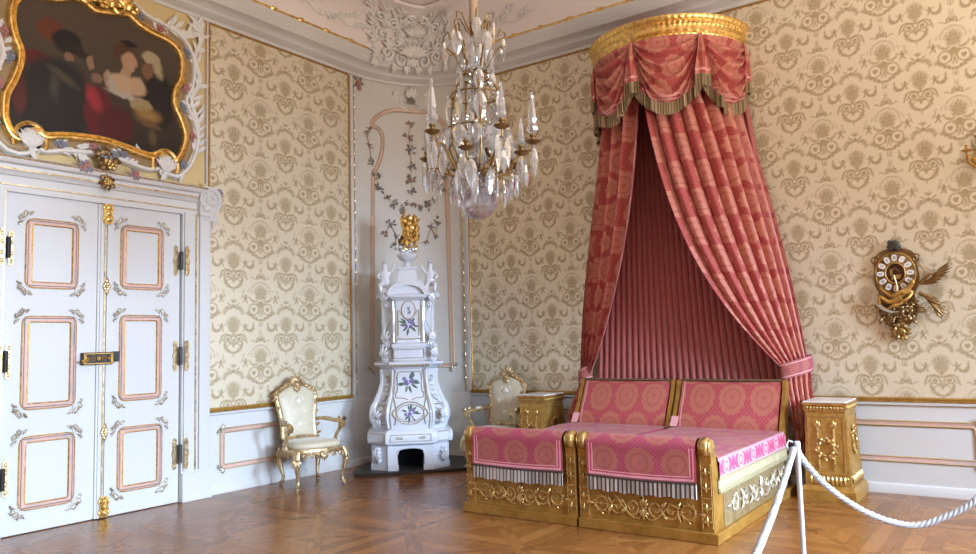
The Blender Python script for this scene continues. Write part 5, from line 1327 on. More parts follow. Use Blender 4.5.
def make_cover(label, x0, x1, side):
    t = thing('bed_cover', label, 'bedspread', (x0, FY, .62)); B = Tm(-x0, -FY, -.62)
    def put(mb, name, mat, par=None, **k):
        for i in range(len(mb.v)): mb.v[i] = B @ mb.v[i]
        return mb.build(name, mat, par or t, **k)
    rnd = random.Random(4)
    # cloth over mattress
    ys = [-.60, -.65, -.8] + [lerp(-.95, -2.30, i / 12) for i in range(13)] + [-2.40, -2.47, -2.52, -2.555]
    def top(u, y):
        z = .632 + .010 * sin(u * 7) * sin(y * 5); 
        if y < -2.36: z += .075 * smooth((-2.36 - y) / .20) * smooth((min(u - x0, x1 - u) - .02) / .09)
        return (u, y, z)
    mb = MB(); xs = [lerp(x0 + .012, x1 - .012 + (.018 if side else 0), i / 14) for i in range(15)]
    mb.grid(top, xs, ys, uvfn=lambda u, y: (u - x0, -y)); put(mb, 'top_cloth', M_['cover'])
    a, b = x0 + .108, x1 - .108; L = b - a; k = .34 / (L / 3)
    prof = [(-2.50, .66), (-2.555, .715), (-2.60, .770), (-2.64, .797), (-2.68, .800), (-2.715, .785), (-2.74, .755), (-2.748, .725), (-2.748, .70)] + [(-2.742, z) for z in (.66, .62, .58, .54, .52, .508, .50, .488, .478, .47, .455)]
    n = len(prof); offs = [0, .018, .028, .046, .056]
    us = [a + o for o in offs] + [lerp(a + .08, b - .08, i / 18) for i in range(19)] + [b - o for o in offs[::-1]]
    def dr(u, v):
        y, z = prof[int(round(v))]; w = .006 * sin(u * 17) * smooth((.72 - z) / .2); sag = -.010 * sin(PI * (u - a) / L) if v > 5 else 0
        return (u, y - abs(w), z + (sag if v < n else 0))
    def zz(v): return prof[min(n - 1, int(v))][1], prof[min(n - 1, int(v) + 1)][1]
    def mi(u, v):
        e = min(u - a, b - u); z = sum(zz(v)) / 2
        if v < 7: return 0
        de = min(e, (z - .455))
        if .018 < de < .028 or .046 < de < .056: return 1
        if de < .046: return 2
        return 0
    mb = MB(); mb.grid(dr, us, list(range(n)), uvfn=lambda u, v: ((u - a) * k, .15 + (prof[int(v)][1] - .595) * 1.12 if v > 5 else .15 + .2 + .04 * (6 - v)), mifn=mi)
    d = put(mb, 'foot_drape', [M_['cover'], M_['borderpink'], M_['borderrose']], sharp=80)
    NS = 100; f = MB()
    us = [lerp(a, b, i / (NS * 2)) for i in range(NS * 2 + 1)]
    f.grid(lambda u, v: (u, -2.746 - (.006 if int(round((u - a) / (L / (NS * 2)))) % 2 else 0) - .004 * v, .458 - .118 * v - .010 * sin(PI * (u - a) / L) - .006 * sin(u * 41) * v), us, [0, .12, .16, .6, 1.], uvfn=lambda u, v: (u, v * .1))
    f.tube([(u, -2.752, .456 - .010 * sin(PI * (u - a) / L)) for u in [lerp(a, b, i / 30) for i in range(31)]], .009, 6)
    put(f, 'foot_fringe', M_['fringe'], sharp=20)
    if side:
        xb = x1 + .012; mb = MB(); y0, y1 = -2.565, -.64
        yy = [lerp(y0, y1, i / 20) for i in range(21)]
        mb.grid(lambda y, z: (xb + .004 * sin(y * 9) - (.012 if z > .62 else 0), y, z), yy, [.475, .50, .55, .60, .622, .634], uvfn=lambda y, z: (y - y0, z - .475))
        put(mb, 'side_border', M_['sideborder'], sharp=80)
        f = MB(); ny = 150
        f.grid(lambda y, z: (xb - .004 + (.005 if int(round((y - y0 + .02) * 80)) % 2 else 0), y, z), [lerp(y0 - .02, y1 + .05, i / ny) for i in range(ny + 1)], [.368, .38, .44, .462, .478], uvfn=lambda y, z: (y, z * .2))
        f.tube([(xb + .004, y0 - .02, .474), (xb + .004, y1 + .05, .474)], .008, 6); f.tube([(xb + .004, y0 - .02, .372), (xb + .004, y1 + .05, .372)], .010, 6); f.tube([(xb + .004, y0 - .02, .395), (xb + .004, y1 + .05, .395)], .005, 6)
        put(f, 'side_fringe', M_['fringeolive'], sharp=20)
    # turned-up corner against the headboard
    c = MB(); c.grid(lambda u, v: (u, lerp(-.70, -.63, v), lerp(.645, .745, v)), [x0 + .008, x0 + .02, x0 + .03, x0 + .09], [0, .12, .3, .85, 1.], mi=0)
    put(c, 'turned_corner', M_['borderpink'])
    return t
make_cover('rose silk medallion bedspread on the bed nearer the stove', 2.975, 4.163, False)
make_cover('rose silk medallion bedspread with a figured side border on the bed beside the rope', 4.188, 5.362, True)

# ================================================================== CROWN CANOPY
CX, RR = 4.115, .885
cn = thing('bed_canopy', 'half-round gilded crown canopy with swagged rose valance over the beds', 'canopy', (CX, 0, 4.0))
def rad(a): return math.radians(a)
def cpt(a, r, z): return V3((r * sin(rad(a)), -r * cos(rad(a)), z - 4.0))
prof = [(.84, 4.86), (.875, 4.855), (.892, 4.87), (.897, 4.885), (.888, 4.90), (.900, 4.915), (.912, 4.93), (.906, 4.955), (.912, 4.985), (.925, 4.995), (.935, 5.01), (.925, 5.025), (.942, 5.04), (.955, 5.065), (.955, 5.08), (.93, 5.09), (.80, 5.09)]
def ringmod(i, a):
    if i in (2, 3): return .002 * cos(90 * a)
    if i in (5, 6): return .003 * cos(64 * a)
    if i in (8, 9, 10): return .0035 * cos(100 * a)
    if i in (12, 13): return .003 * cos(84 * a)
    return 0
mb = MB().lathe([(r, z - 4) for r, z in prof], 400, 0, None, -PI, 0, ringmod, caps=False)
o = mb.build('gilded_crown', M_['gold'], cn)
MB().lathe([(.0, 1.05), (.86, 1.05)], 40, 0, None, -PI, 0, caps=False).build('canopy_lining', M_['dustyrose'], cn)
GA = [-101, -53, -5, 43, 91]
def swag(a):
    for k in range(4):
        if GA[k] <= a <= GA[k + 1]: return k, (a - GA[k]) / (GA[k + 1] - GA[k])
    return 3, 1.
def vdepth(a): k, s = swag(a); return .46 + .29 * max(0, sin(PI * s)) ** .75
def vr(a, d):
    k, s = swag(a); c = d / (.06 + 3.3 * s * (1 - s) + 1e-3)
    env = min(1, d / .07)
    fold = .046 * (math.sin(2 * PI * c * 5.2 + .6 * k) + .12 * math.sin(4 * PI * c * 5.2 + 1.)) * env * (1 if c < 1.25 else max(0, 1 - (c - 1.25) * 2)) * (.30 + .70 * (4 * s * (1 - s)))
    return RR + .005 + fold + .035 * sin(PI * s) * sin(PI * min(1, d / vdepth(a)))
AS = [-90 + i * 180 / 320 for i in range(321)]
mb = MB()
fl = [-.0, .035, .047, .065, .077]                                      # border bands measured up from the hem
vs = [i / 60 for i in range(61)]
def vmi(a, v):
    e = (1 - v) * vdepth(a)
    return 1 if (.022 < e < .036 or .055 < e < .068) else 0
mb.grid(lambda a, v: cpt(a, vr(a, v * vdepth(a)), 4.875 - v * vdepth(a)), AS, vs, uvfn=lambda a, v: (rad(a) * RR + 2, v * vdepth(a) + .08), mifn=vmi)
M_['valance'] = medallion_mat('crimson_damask_valance', (.46, .085, .09), (.66, .285, .22), (.50, .13, .12), (.34, .29), .5, .6, None, None, .135, .05, 30.)
mb.build('valance', [M_['valance'], M_['borderpink']], cn, sharp=80)
def fringe(name, pts_fn, ks, par, h=.135):
    f = MB()
    f.grid(lambda k, v: pts_fn(k, v), ks, [0, .15, .22, .6, 1.], uvfn=lambda k, v: (k * .01545, v * .12))
    return f.build(name, M_['fringegold'], par, sharp=20)
KS = [-90 + i * 180 / 360 for i in range(361)]
fringe('valance_fringe', lambda a, v: cpt(a, vr(a, vdepth(a)) + .008 + (.006 if int(round((a + 90) * 2)) % 2 else 0), 4.875 - vdepth(a) + .012 - .14 * v), KS, cn)
for g in (-86, -53, -5, 43, 86):
    W = lambda d: .035 + .135 * min(1, d / .42)
    mb = MB()
    def J(u, d): return cpt(g + math.degrees(u * W(d) / RR), RR + .035 + .05 * min(1, d / .2) * 0 + .022 * cos(u * 2 * PI * 1.5) * min(1, d / .15) + .02 * min(1, d / .2), 4.875 - d)
    us = [-.5 + i / 24 for i in range(25)]; ds = [i * .47 / 20 for i in range(21)]
    mb.grid(J, us, ds, uvfn=lambda u, d: (u * .22 + .17 + 2.72, d * .9 + .08), mifn=lambda u, d: 1 if .405 < d < .418 or .437 < d < .448 else 0)
    j = mb.build('jabot', [M_['valance'], M_['borderpink']], cn, sharp=80)
    f = MB(); us = [-.52 + i * 1.04 / 44 for i in range(45)]
    f.grid(lambda u, v: J(u, .465) + V3((0, -.006 - (.005 if int(round((u + .52) * 44 / 1.04)) % 2 else 0), -.13 * v)), us, [0, .15, .22, .6, 1], uvfn=lambda u, v: (u * .18, v * .12))
    f.build('jabot_fringe', M_['fringegold'], j, sharp=20)

# ------------------------------------------------------------------ curtains
def curtain(name, label, a0, a1, tie, tdir, tw, ztop, ztie, npl, exps, tail, amp=.05):
    base = V3((tie[0], tie[1], 0)); t = thing(name, label, 'curtain', base); tie = V3((tie[0], tie[1], 0)); td = V3((tdir[0], tdir[1], 0)).normalized(); tn = V3((td.y, -td.x, 0))
    if tn.y > 0: tn = -tn
    def Pt(s, q):
        a = lerp(a0, a1, s); top = V3((CX + (RR - .135) * sin(rad(a)), -(RR - .135) * cos(rad(a)), 0)); out = V3((sin(rad(a)), -cos(rad(a)), 0))
        bot = tie + td * ((s - .5) * tw)
        k = lerp(exps[0] * q ** 1.5 + (1 - exps[0]) * q ** 4, max(0., (q - .15) / .85) ** (exps[1] - .1), s)
        p = top.lerp(bot, k); nn = out.lerp(tn, k).normalized()
        ph = 2 * PI * (npl * s + .12 * sin(5 * s)); w = (1 - .72 * q ** 1.6) * (.25 + .75 * smooth(q * 5))
        wv = cos(ph) + .3 * cos(2 * ph + .7)
        sd = V3((-nn.y, nn.x, 0))
        p = p + nn * (amp * w * wv) + sd * (amp * .45 * w * sin(ph))
        # belly: fabric hangs slack just above the tie
        p = p + nn * (.10 * sin(PI * q ** 2.2) * .6)
        return V3((p.x, p.y, lerp(ztop, ztie, q))) - base
    NSg = npl * 14
    ss = [i / NSg for i in range(NSg + 1)]; qs = [i / 40 for i in range(41)]
    wd = 1.55
    mb = MB(); mb.grid(Pt, ss, qs, uvfn=lambda s, q: (s * wd, q * (ztop - ztie)))
    mb.build('drape', M_['drape'], t, sharp=80)
    # tie-back: padded band with pale stripes
    tb = MB(); n = 26; hh = .085
    ctr = tie - base
    def ringp(a, v):
        x = (tw * .5 + .035) * cos(a); y = .075 * sin(a)
        return ctr + td * x + tn * y + V3((0, 0, ztie + .03 + v * hh + .045 * cos(a) * (1 if td.x > 0 else -1)))
    tb.grid(lambda a, v: ringp(a, v), [i * 2 * PI / n for i in range(n + 1)], [-1, -.8, -.68, -.4, 0, .4, .68, .8, 1], uvfn=lambda a, v: (a * .09 + .3, .15 + v * .05), mifn=lambda a, v: 1 if .68 < abs(v) < .8 else 0)
    tb.build('tieback', [M_['cover'], M_['borderpink']], t, sharp=80)
    # tail below the tie
    (tx, ty, tz, tw2) = tail
    def Tl(s, q):
        c = tie.lerp(V3((tx, ty, 0)), smooth(q)); w = lerp(tw, tw2, smooth(q * 1.6)); ph = 2 * PI * 5 * s
        p = c + td * ((s - .5) * w) + tn * ((.012 + .030 * smooth(q * 2)) * cos(ph) + .02) + td * (.014 * sin(ph) * smooth(q * 2))
        return V3((p.x, p.y, lerp(ztie, tz + .09 * sin(2 * PI * 1.5 * s + .4) * q, q))) - base
    mb = MB(); mb.grid(Tl, [i / 70 for i in range(71)], [i / 18 for i in range(19)], uvfn=lambda s, q: (s * 1.1, q * .75)); mb.build('tail', M_['drape'], t, sharp=80)
    return t
curtain('bed_curtain', 'crimson damask curtain gathered at the side of the bed towards the stove', -4, -88, (2.90, -.16), (-1, .1), .12, 4.74, 1.13, 6, (.55, .95), (2.80, -.30, .45, .20), .058)
curtain('bed_curtain', 'wide crimson damask curtain swept to the gilded pedestal under the clock side', -3, 88, (5.405, -.17), (.75, .5), .27, 4.74, 1.22, 8, (.55, .95), (5.43, -.15, .42, .24), .068)
bh = thing('bed_hanging', 'pleated dusty rose back hanging between the two curtains', 'curtain', (CX, -.05, 1.0))
mb = MB(); NP = 30
def BH(s, q):
    x = lerp(lerp(3.27, 4.96, s), lerp(3.02, 5.42, s), q); z = lerp(4.80, .95, q); f = abs(sin(PI * NP * s))
    return (x - CX, -.015 - .045 * f ** .6 , z - 1.0)
mb.grid(BH, [i / (NP * 8) for i in range(NP * 8 + 1)], [i / 10 for i in range(11)]); mb.build('pleated_cloth', M_['dustyrose'], bh, sharp=60)
mb = MB(); mb.grid(lambda s, q: (lerp(3.02, 5.42, s) - CX, -.012 - .05 * abs(sin(PI * NP * s)) ** .6, lerp(1.13, 1.06, q) - 1.0), [i / (NP * 8) for i in range(NP * 8 + 1)], [0, 1], uvfn=lambda s, q: (s * 3, q * .1)); 

# ================================================================== ROPE BARRIER
ps = thing('barrier_post', 'slim white barrier post in front of the right bed', 'barrier post', (6.345, -4.03, 0))
MB().lathe([(0, 0), (.16, 0), (.165, .01), (.14, .022), (.03, .035), (.022, .06), (0, .06)], 24).build('base', M_['post'], ps)
MB().lathe([(0, .05), (.0145, .05), (.0145, .955), (.018, .96), (.018, .985), (.014, .995), (0, .997)], 14).build('pole', M_['post'], ps)
MB().tube([V3((0, 0, .93)) + V3((-.85, -.5, 0)) * .03 * k + V3((0, 0, h)) for k, h in ((.3, 0), (1, .0), (1.6, .015), (2.0, .045), (1.5, .07), (.8, .06))], .006, 6).build('hook', M_['post'], ps)
def rope(label, pts, r=.0165):
    P = [V3(p) for p in pts]; dense = []
    n = len(P)
    for i in range(n - 1):
        p0, p1, p2, p3 = P[max(0, i - 1)], P[i], P[i + 1], P[min(n - 1, i + 2)]
        for j in range(12):
            t = j / 12; dense.append(.5 * ((2 * p1) + (p2 - p0) * t + (2 * p0 - 5 * p1 + 4 * p2 - p3) * t * t + (3 * p1 - p0 - 3 * p2 + p3) * t ** 3))
    dense.append(P[-1])
    t = thing('barrier_rope', label, 'rope', (P[0].x, P[0].y, 0)); b = V3((P[0].x, P[0].y, 0))
    MB().tube([p - b for p in dense], r * .86, 10).build('core', M_['rope'], t)
    st_ = MB(); L = 0.; hel = [[], [], []]
    fine = []
    for i in range(len(dense) - 1):
        for j in range(4): fine.append(dense[i].lerp(dense[i + 1], j / 4))
    for i in range(len(fine) - 1):
        d = fine[i + 1] - fine[i]; L += d.length; d = d.normalized(); s = d.cross(V3((0, 0, 1))).normalized(); u = s.cross(d)
        for k in range(3):
            a = L * 70 + k * 2 * PI / 3; hel[k].append(fine[i] + (s * cos(a) + u * sin(a)) * r * .5 - b)
    for h in hel: st_.tube(h, r * .62, 6)
    st_.build('strand', M_['rope'], t)
    return t
def pix(x, y, d):                                                        # a spot d metres along the lens axis
    return CAMC + (CF + CR_ * ((x - 488) / FPX) - CU * ((y - 277) / FPX)) * d
FPX = 764.3755; yaw, pit, rol = -.6222, .0842, -.0262; CAMC = V3((7.4994, -8.582, 1.6))
CF = V3((sin(yaw) * cos(pit), cos(yaw) * cos(pit), sin(pit))); r0 = V3((cos(yaw), -sin(yaw), 0)); u0 = r0.cross(CF)
CR_ = cos(rol) * r0 + sin(rol) * u0; CU = -sin(rol) * r0 + cos(rol) * u0
rope('white rope sagging from the post hook towards the viewer', [(6.33, -4.05, .955), (6.345, -4.2, .905), (6.423, -4.798, .785), (6.521, -5.426, .735), (6.62, -6.0, .72), (6.74, -6.7, .78), (6.86, -7.2, .93)])
rope('white rope hanging in a curve from the post along the front of the gilded pedestal', [(6.34, -4.025, .955), (6.38, -4.005, .87), (6.491, -3.967, .734), (6.671, -3.885, .600), (6.861, -3.805, .545), (7.016, -3.761, .598), (7.162, -3.729, .701), (7.36, -3.69, .95)])
def far_post(label, x, y):
    t = thing('barrier_post', label, 'barrier post', (x, y, 0))
    MB().lathe([(0, 0), (.16, 0), (.165, .01), (.14, .022), (.03, .035), (.022, .06), (.0165, .065), (.0165, .985), (.014, .995), (0, .997)], 16).build('pole', M_['post'], t)

far_post('white barrier post at the far end of the rope that curves past the gilded pedestal', 7.38, -3.69)
far_post('white barrier post nearest the viewer at the end of the sagging rope', 6.87, -7.22)
# ================================================================== WALL CLOCK
ck = thing('wall_clock', 'gilt bronze wall clock with white hour plaques and a winged figure', 'clock', (6.375, 0, 2.15))
MK = frameM((0, 0, 0), (1, 0, 0), (0, 0, 1), (0, -1, 0))
mb = MB(); rnd = random.Random(9)
body = [(0, .27), (.10, .26), (.18, .20), (.19, .10), (.20, .0), (.19, -.10), (.15, -.20), (.17, -.30), (.16, -.40), (.08, -.50), (.0, -.54), (-.08, -.50), (-.16, -.42), (-.18, -.30), (-.15, -.20), (-.19, -.10), (-.20, 0), (-.19, .10), (-.18, .20), (-.10, .26)]
mb.prism(catmull(body, 2)[::-1], .0, .05, 0, MK)
for i in range(64):
    x, z = rnd.uniform(-.16, .16), rnd.uniform(-.50, -.26)
    if abs(x) > .17 * (1 - max(0, -.38 - z) * 4.5): continue
    leaf(mb, MK, x, z, rnd.uniform(0, 2 * PI), rnd.uniform(.06, .11), .018, .06 + rnd.uniform(0, .03), .5)
    if i % 3 == 0: mb.ell((x, z, .07), .025, .025, .022, 7, 5, 0, MK)
for s in (-1, 1):
    vtube(mb, spiral(s * .12, -.30, .01, .07, 0 if s > 0 else PI, 1.4 * s), .022, MK, 0, 6, .07); vtube(mb, spiral(s * .09, -.42, .01, .06, 1, 1.3 * s), .02, MK, 0, 6, .07)
    vtube(mb, spiral(s * .18, .16, .008, .05, 1, 1.3 * s), .018, MK, 0, 6, .05)
mb.build('backplate', M_['bronze'], ck)
mb = MB()
for i in range(26):
    a = rnd.uniform(0, 2 * PI); r = rnd.uniform(0, .05); mb.ell((1.1 * r * cos(a), .30 + r * sin(a), .05 + rnd.uniform(0, .05)), .020, .020, .018, 6, 4, 0, MK)
mb.ell((0, .30, .05), .06, .055, .05, 10, 6, 0, MK); mb.build('crown_ornament', simple('weathered_grey_bronze', (.10, .10, .09), .45, .6, .4, 30.), ck)
mb = MB(); mb.ell((.01, -.56, .05), .065, .065, .05, 10, 6, 0, MK)
for i in range(20):
    a = rnd.uniform(0, 2 * PI); leaf(mb, MK, .01 + .03 * cos(a), -.56 + .03 * sin(a), a, .07, .02, .07, .5)
for i in range(8): mb.ell((.01 + .06 * cos(i * PI / 4), -.56 + .06 * sin(i * PI / 4), .07), .02, .02, .018, 7, 5, 0, MK)
mb.build('lower_boss', M_['brass'], ck)
mb = MB(); K = Tm(0, .02, .05)
ringp = []
mb.lathe([(.082, 0), (.080, .030), (.088, .040), (.10, .036), (.165, .022), (.185, .015), (.19, .0)], 40, 0, MK @ Tm(0, .02, .05) @ Matrix.Diagonal((1, 1.16, 1, 1)), caps=False)
dial = mb.build('dial_ring', M_['bronze'], ck)
bz = MB()
for r in (.088, .178): bz.tube([(r * cos(a), .02 + 1.16 * r * sin(a), .088 if r < .1 else .07) for a in [i * 2 * PI / 40 for i in range(40)]], .007, 6, 0, MK, closed=True)
bz.build('bezel', M_['goldpaint'], dial)
NUM = ['XII', 'I', 'II', 'III', 'IIII', 'V', 'VI', 'VII', 'VIII', 'IX', 'X', 'XI']
enamel = simple('white_enamel', (.82, .80, .76), .2); ink = simple('blue_black_enamel', (.02, .02, .04), .4)
for h in range(12):
    a = PI / 2 - h * PI / 6; x, z = .132 * cos(a), .02 + 1.16 * .132 * sin(a)
    Mp = MK @ Tm(x, z, .083) @ Rz(a - PI / 2)
    p = MB(); p.prism([(.024 * (abs(cos(q)) ** .7) * (1 if cos(q) > 0 else -1), .034 * (abs(sin(q)) ** .7) * (1 if sin(q) > 0 else -1)) for q in [i * 2 * PI / 16 for i in range(16)]], -.01, .008, 0, Mp)
    p = p.build('hour_plaque', enamel, dial)
    n = MB(); ws = {'I': .006, 'V': .013, 'X': .013}; tot = sum(ws[c] for c in NUM[h]); u = -tot / 2; sc = min(1, .036 / tot)
    for c in NUM[h]:
        w = ws[c]; m = (u + w / 2) * sc
        L = {'I': [((m, -.014), (m, .014))], 'V': [((m - .005 * sc, .014), (m, -.014)), ((m + .005 * sc, .014), (m, -.014))], 'X': [((m - .005 * sc, .014), (m + .005 * sc, -.014)), ((m + .005 * sc, .014), (m - .005 * sc, -.014))]}[c]
        for (a0_, b0_), (a1_, b1_) in L: n.tube([(a0_, b0_, .0085), (a1_, b1_, .0085)], .0014, 4, 0, Mp)
        u += w
    n.build('hour_numeral', ink, dial)
mb = MB(); mb.prism([(.085 * cos(q), .02 + .098 * sin(q)) for q in [i * 2 * PI / 24 for i in range(24)]], .045, .055, 0, MK); mb.build('dial_recess', simple('dark_red_brown_movement', (.09, .03, .018), .4, .2, .5, 20.), dial)
mb = MB(); mb.prism([(-.045, -.045), (.04, -.035), (.05, .01), (-.03, .0)], .055, .07, 0, MK); mb.box(-.05, -.03, .0, .06, .055, .07, 0, MK); vtube(mb, [(-.03, .05), (.0, .075), (.04, .03)], .006, MK, 0, 5, .07); mb.build('movement_cock', M_['goldpaint'], dial)
mb = MB(); vtube(mb, [(-.01, .0), (.012, -.11), (.0, -.20), (-.03, -.34)], .007, MK, 0, 6, .105, taper=False); mb.build('pointer', M_['goldlt'], ck)
# winged figure bending under the dial
J = [(.0, -.11, -.24), (.04, -.12, -.20), (.09, -.12, -.155), (.125, -.12, -.125), (.15, -.13, -.085), (.155, -.135, -.055), (.05, -.14, -.165), (-.04, -.15, -.215), (-.10, -.13, -.165), (-.15, -.11, -.12), (.14, -.10, -.18), (.10, -.14, -.24), (.03, -.15, -.27), (-.07, -.12, -.27), (-.15, -.13, -.20), (-.16, -.11, -.30), (-.19, -.10, -.37), (.06, -.10, -.27), (-.05, -.13, -.31), (-.10, -.10, -.36)]
E_ = [(0, 1), (1, 2), (2, 3), (3, 4), (4, 5), (2, 6), (6, 7), (7, 8), (8, 9), (2, 10), (10, 11), (11, 12), (0, 13), (13, 14), (14, 15), (15, 16), (0, 17), (17, 18), (18, 19)]
R_ = [.034, .033, .035, .017, .032, .024, .022, .017, .014, .010, .022, .017, .011, .027, .022, .017, .011, .026, .020, .012]
skin_body('winged_figure', J, E_, R_, M_['goldpaint'], ck, (0, 0, 0))
for (x, z, a, L) in ((.20, -.10, .42, .25), (.19, -.19, -.75, .24)):
    mb = MB(); M = MK @ Tm(x, z, .09)
    for i in range(8): leaf(mb, M, .02 * i * cos(a), .02 * i * sin(a) , a + (i - 3.5) * .11 * (1 if a > 0 else -1), L * (1 - .07 * abs(i - 4)), .018, .006 * (i % 3), .15)
    mb.tube([(0, 0, 0), (L * .5 * cos(a + .3), L * .5 * sin(a + .3), .02), (L * .8 * cos(a + .1), L * .8 * sin(a + .1), .01)], [.02, .016, .008], 6, 0, M)
    mb.build('wing', M_['bronze'], ck)
mb = MB()
def crescent(mb, cx, cz, r, a0, a1, w, wd):
    n = 14; o = [(cx + r * cos(lerp(a0, a1, i / n)), cz + r * sin(lerp(a0, a1, i / n))) for i in range(n + 1)]; i_ = [(cx + (r - wd * sin(PI * i / n)) * cos(lerp(a0, a1, i / n)), cz + (r - wd * sin(PI * i / n)) * sin(lerp(a0, a1, i / n))) for i in range(n, -1, -1)]
    mb.prism(o + i_[1:-1], w, w + .008, 0, MK)
crescent(mb, -.04, -.21, .16, PI * .93, PI * 1.62, .12, .035); mb.build('scythe_blade', M_['silverlt'], ck)
mb = MB(); crescent(mb, .16, -.01, .11, -.9, 1.4, .10, .022); mb.build('drapery_band', M_['goldlt'], ck)
# ornament at the picture's edge
sc2 = thing('wall_sconce', 'gilt wall ornament high on the damask at the very edge, beyond the clock', 'sconce', (7.26, 0, 3.25))
mb = MB(); mb.ell((0, 0, .02), .13, .20, .05, 14, 8, 0, MK)
for i in range(40):
    a = rnd.uniform(0, 2 * PI); r = rnd.uniform(.05, .16); leaf(mb, MK, r * cos(a), 1.3 * r * sin(a), a, rnd.uniform(.06, .11), .02, .04, .5)
for s in (-1, 1): vtube(mb, spiral(s * .14, -.05, .012, .07, 0 if s > 0 else PI, 1.4 * s), .02, MK, 0, 6, .05)
mb.build('backplate', M_['goldpaint'], sc2)
for s in (-1, 1):
    mb = MB(); mb.tube([(s * .05, -.05, -.08), (s * .12, -.16, -.16), (s * .19, -.22, -.10), (s * .20, -.22, .0)], .014, 7); mb.lathe([(0, .0), (.03, .005), (.05, .02), (.045, .022), (.015, .015), (.014, .07), (0, .07)], 14, 0, Tm(s * .20, -.22, .0)); mb.build('candle_arm', M_['goldpaint'], sc2)

# ================================================================== CHANDELIER
HX, HY, HZ = 3.965, -3.76, 2.56
ch = thing('chandelier', 'cut crystal chandelier with brass arms hanging from a cloth sleeved cord', 'chandelier', (HX, HY, HZ))
def P3(r, a, z): return V3((r * cos(a), r * sin(a), z))
MB().tube([(0, 0, 1.60), (.004, 0, 2.2), (.0, 0, 2.9), (0, 0, ZT - HZ - .12)], [.036, .034, .035, .036], 10).build('hanging_cord', M_['cordage'], ch)
MB().lathe([(0, 3.50), (.14, 3.53), (.17, 3.60), (.12, 3.64), (0, 3.64)], 20).build('ceiling_rose', M_['stucco'], ch)
MB().lathe([(0, .30), (.012, .30), (.012, .72), (.03, .74), (.035, .78), (.012, .82), (.012, 1.12), (.03, 1.15), (.012, 1.18), (.012, 1.50), (.035, 1.53), (.04, 1.57), (.02, 1.62), (0, 1.62)], 12).build('stem', M_['brass'], ch)
MB().lathe([(.0, .0), (.05, .008), (.10, .04), (.135, .09), (.145, .14), (.135, .19), (.10, .235), (.06, .26), (.05, .29), (.085, .33), (.09, .36), (.03, .39), (.0, .40)], 14, rmod=lambda i, a: .004 * cos(14 * a)).build('bottom_bowl', M_['smoky'], ch, flat=True)
for z0, s in ((.42, 1.), (.86, .9), (1.22, .75)):
    MB().lathe([(.018, 0), (.05 * s, .03), (.075 * s, .09), (.06 * s, .15), (.03 * s, .19), (.06 * s, .22), (.045 * s, .27), (.018, .29)], 10, 0, Tm(0, 0, z0), caps=False).build('crystal_baluster', M_['crystal'], ch, flat=True)
# cage rods and top curls
for i in range(6):
    a = i * PI / 3 + .25; c = MB()
    c.tube([P3(.05, a, .40), P3(.16, a, .42), P3(.235, a, .58), P3(.245, a, .78), P3(.20, a, 1.0), P3(.13, a, 1.14), P3(.08, a, 1.20)], .008, 6)
    c.tube([P3(.04, a + .3, 1.16), P3(.10, a + .3, 1.22), P3(.17, a + .3, 1.36), P3(.235, a + .3, 1.42), P3(.25, a + .3, 1.50), P3(.21, a + .3, 1.54), P3(.19, a + .3, 1.48)], .007, 6)
    c.tube([P3(.02, a, 1.5), P3(.07, a, 1.56), P3(.12, a, 1.66), P3(.17, a, 1.66), P3(.17, a, 1.60)], .006, 6)
    c.build('cage_rod', M_['brass'], ch)
for r, z in ((.20, 1.0), (.245, .72), (.12, 1.15)):
    MB().tube([P3(r, k * 2 * PI / 28, z) for k in range(28)], .007, 6, closed=True).build('cage_hoop', M_['brass'], ch)
arms = [(8, .0)]
TIPS = []
for i in range(10):
    a = i * 2 * PI / 10 + .12; up = i % 2; R = .455 if up else .395; z = .62 if up else .47
    c = MB(); path = [P3(.03, a, .40), P3(.12, a, .33), P3(.22, a, .36), P3(.30, a + .04, .47 if up else .38), P3(.36 if up else .31, a + .02, .56 if up else .41), P3(R, a, z - .06), P3(R, a, z)]
    c.tube(path, [.010, .012, .011, .010, .009, .008, .008], 7)
    c.tube([P3(.22, a, .36), P3(.25, a + .1, .42), P3(.21, a + .16, .46), P3(.18, a + .1, .43)], .006, 6)
    arm = c.build('arm', M_['brass'], ch)
    MB().lathe([(0, -.01), (.02, -.01), (.05, .005), (.064, .018), (.060, .020), (.02, .008), (.018, .05), (.026, .055), (.024, .07), (0, .07)], 14, 0, Tm(*P3(R, a, z))).build('drip_pan', M_['bronze'], arm)
    TIPS.append((R, a, z, up))
def spire(h, w):
    mb = MB(); lv = [(.0, 0), (.25 * w, .01), (.9 * w, .10 * h), (w, .16 * h), (.6 * w, .28 * h), (.75 * w, .36 * h), (.62 * w, .55 * h), (.4 * w, .78 * h), (.18 * w, .84 * h), (.34 * w, .90 * h), (.2 * w, .97 * h), (.0, h)]
    mb.lathe(lv, 7); return mb.build('crystal_spire', M_['crystal'], ch, flat=True)
sp0 = spire(.36, .050)
def put_copy(o, loc, rz=0., sc=1., name=None):
    c = o.copy(); COL.objects.link(c); c.location = loc; c.rotation_euler = (0, 0, rz); c.scale = (sc,) * 3; return c
first = True
for R, a, z, up in TIPS:
    p = P3(R, a, z + .065)
    if up:
        if first: sp0.location = p; first = False
        else: put_copy(sp0, p, a, .92 + .12 * sin(a * 3))
    elif int(a * 10) % 3: put_copy(sp0, p, a, .62)
for k in range(4): put_copy(sp0, P3(.13, k * PI / 2 + .5, 1.17), k, .72)
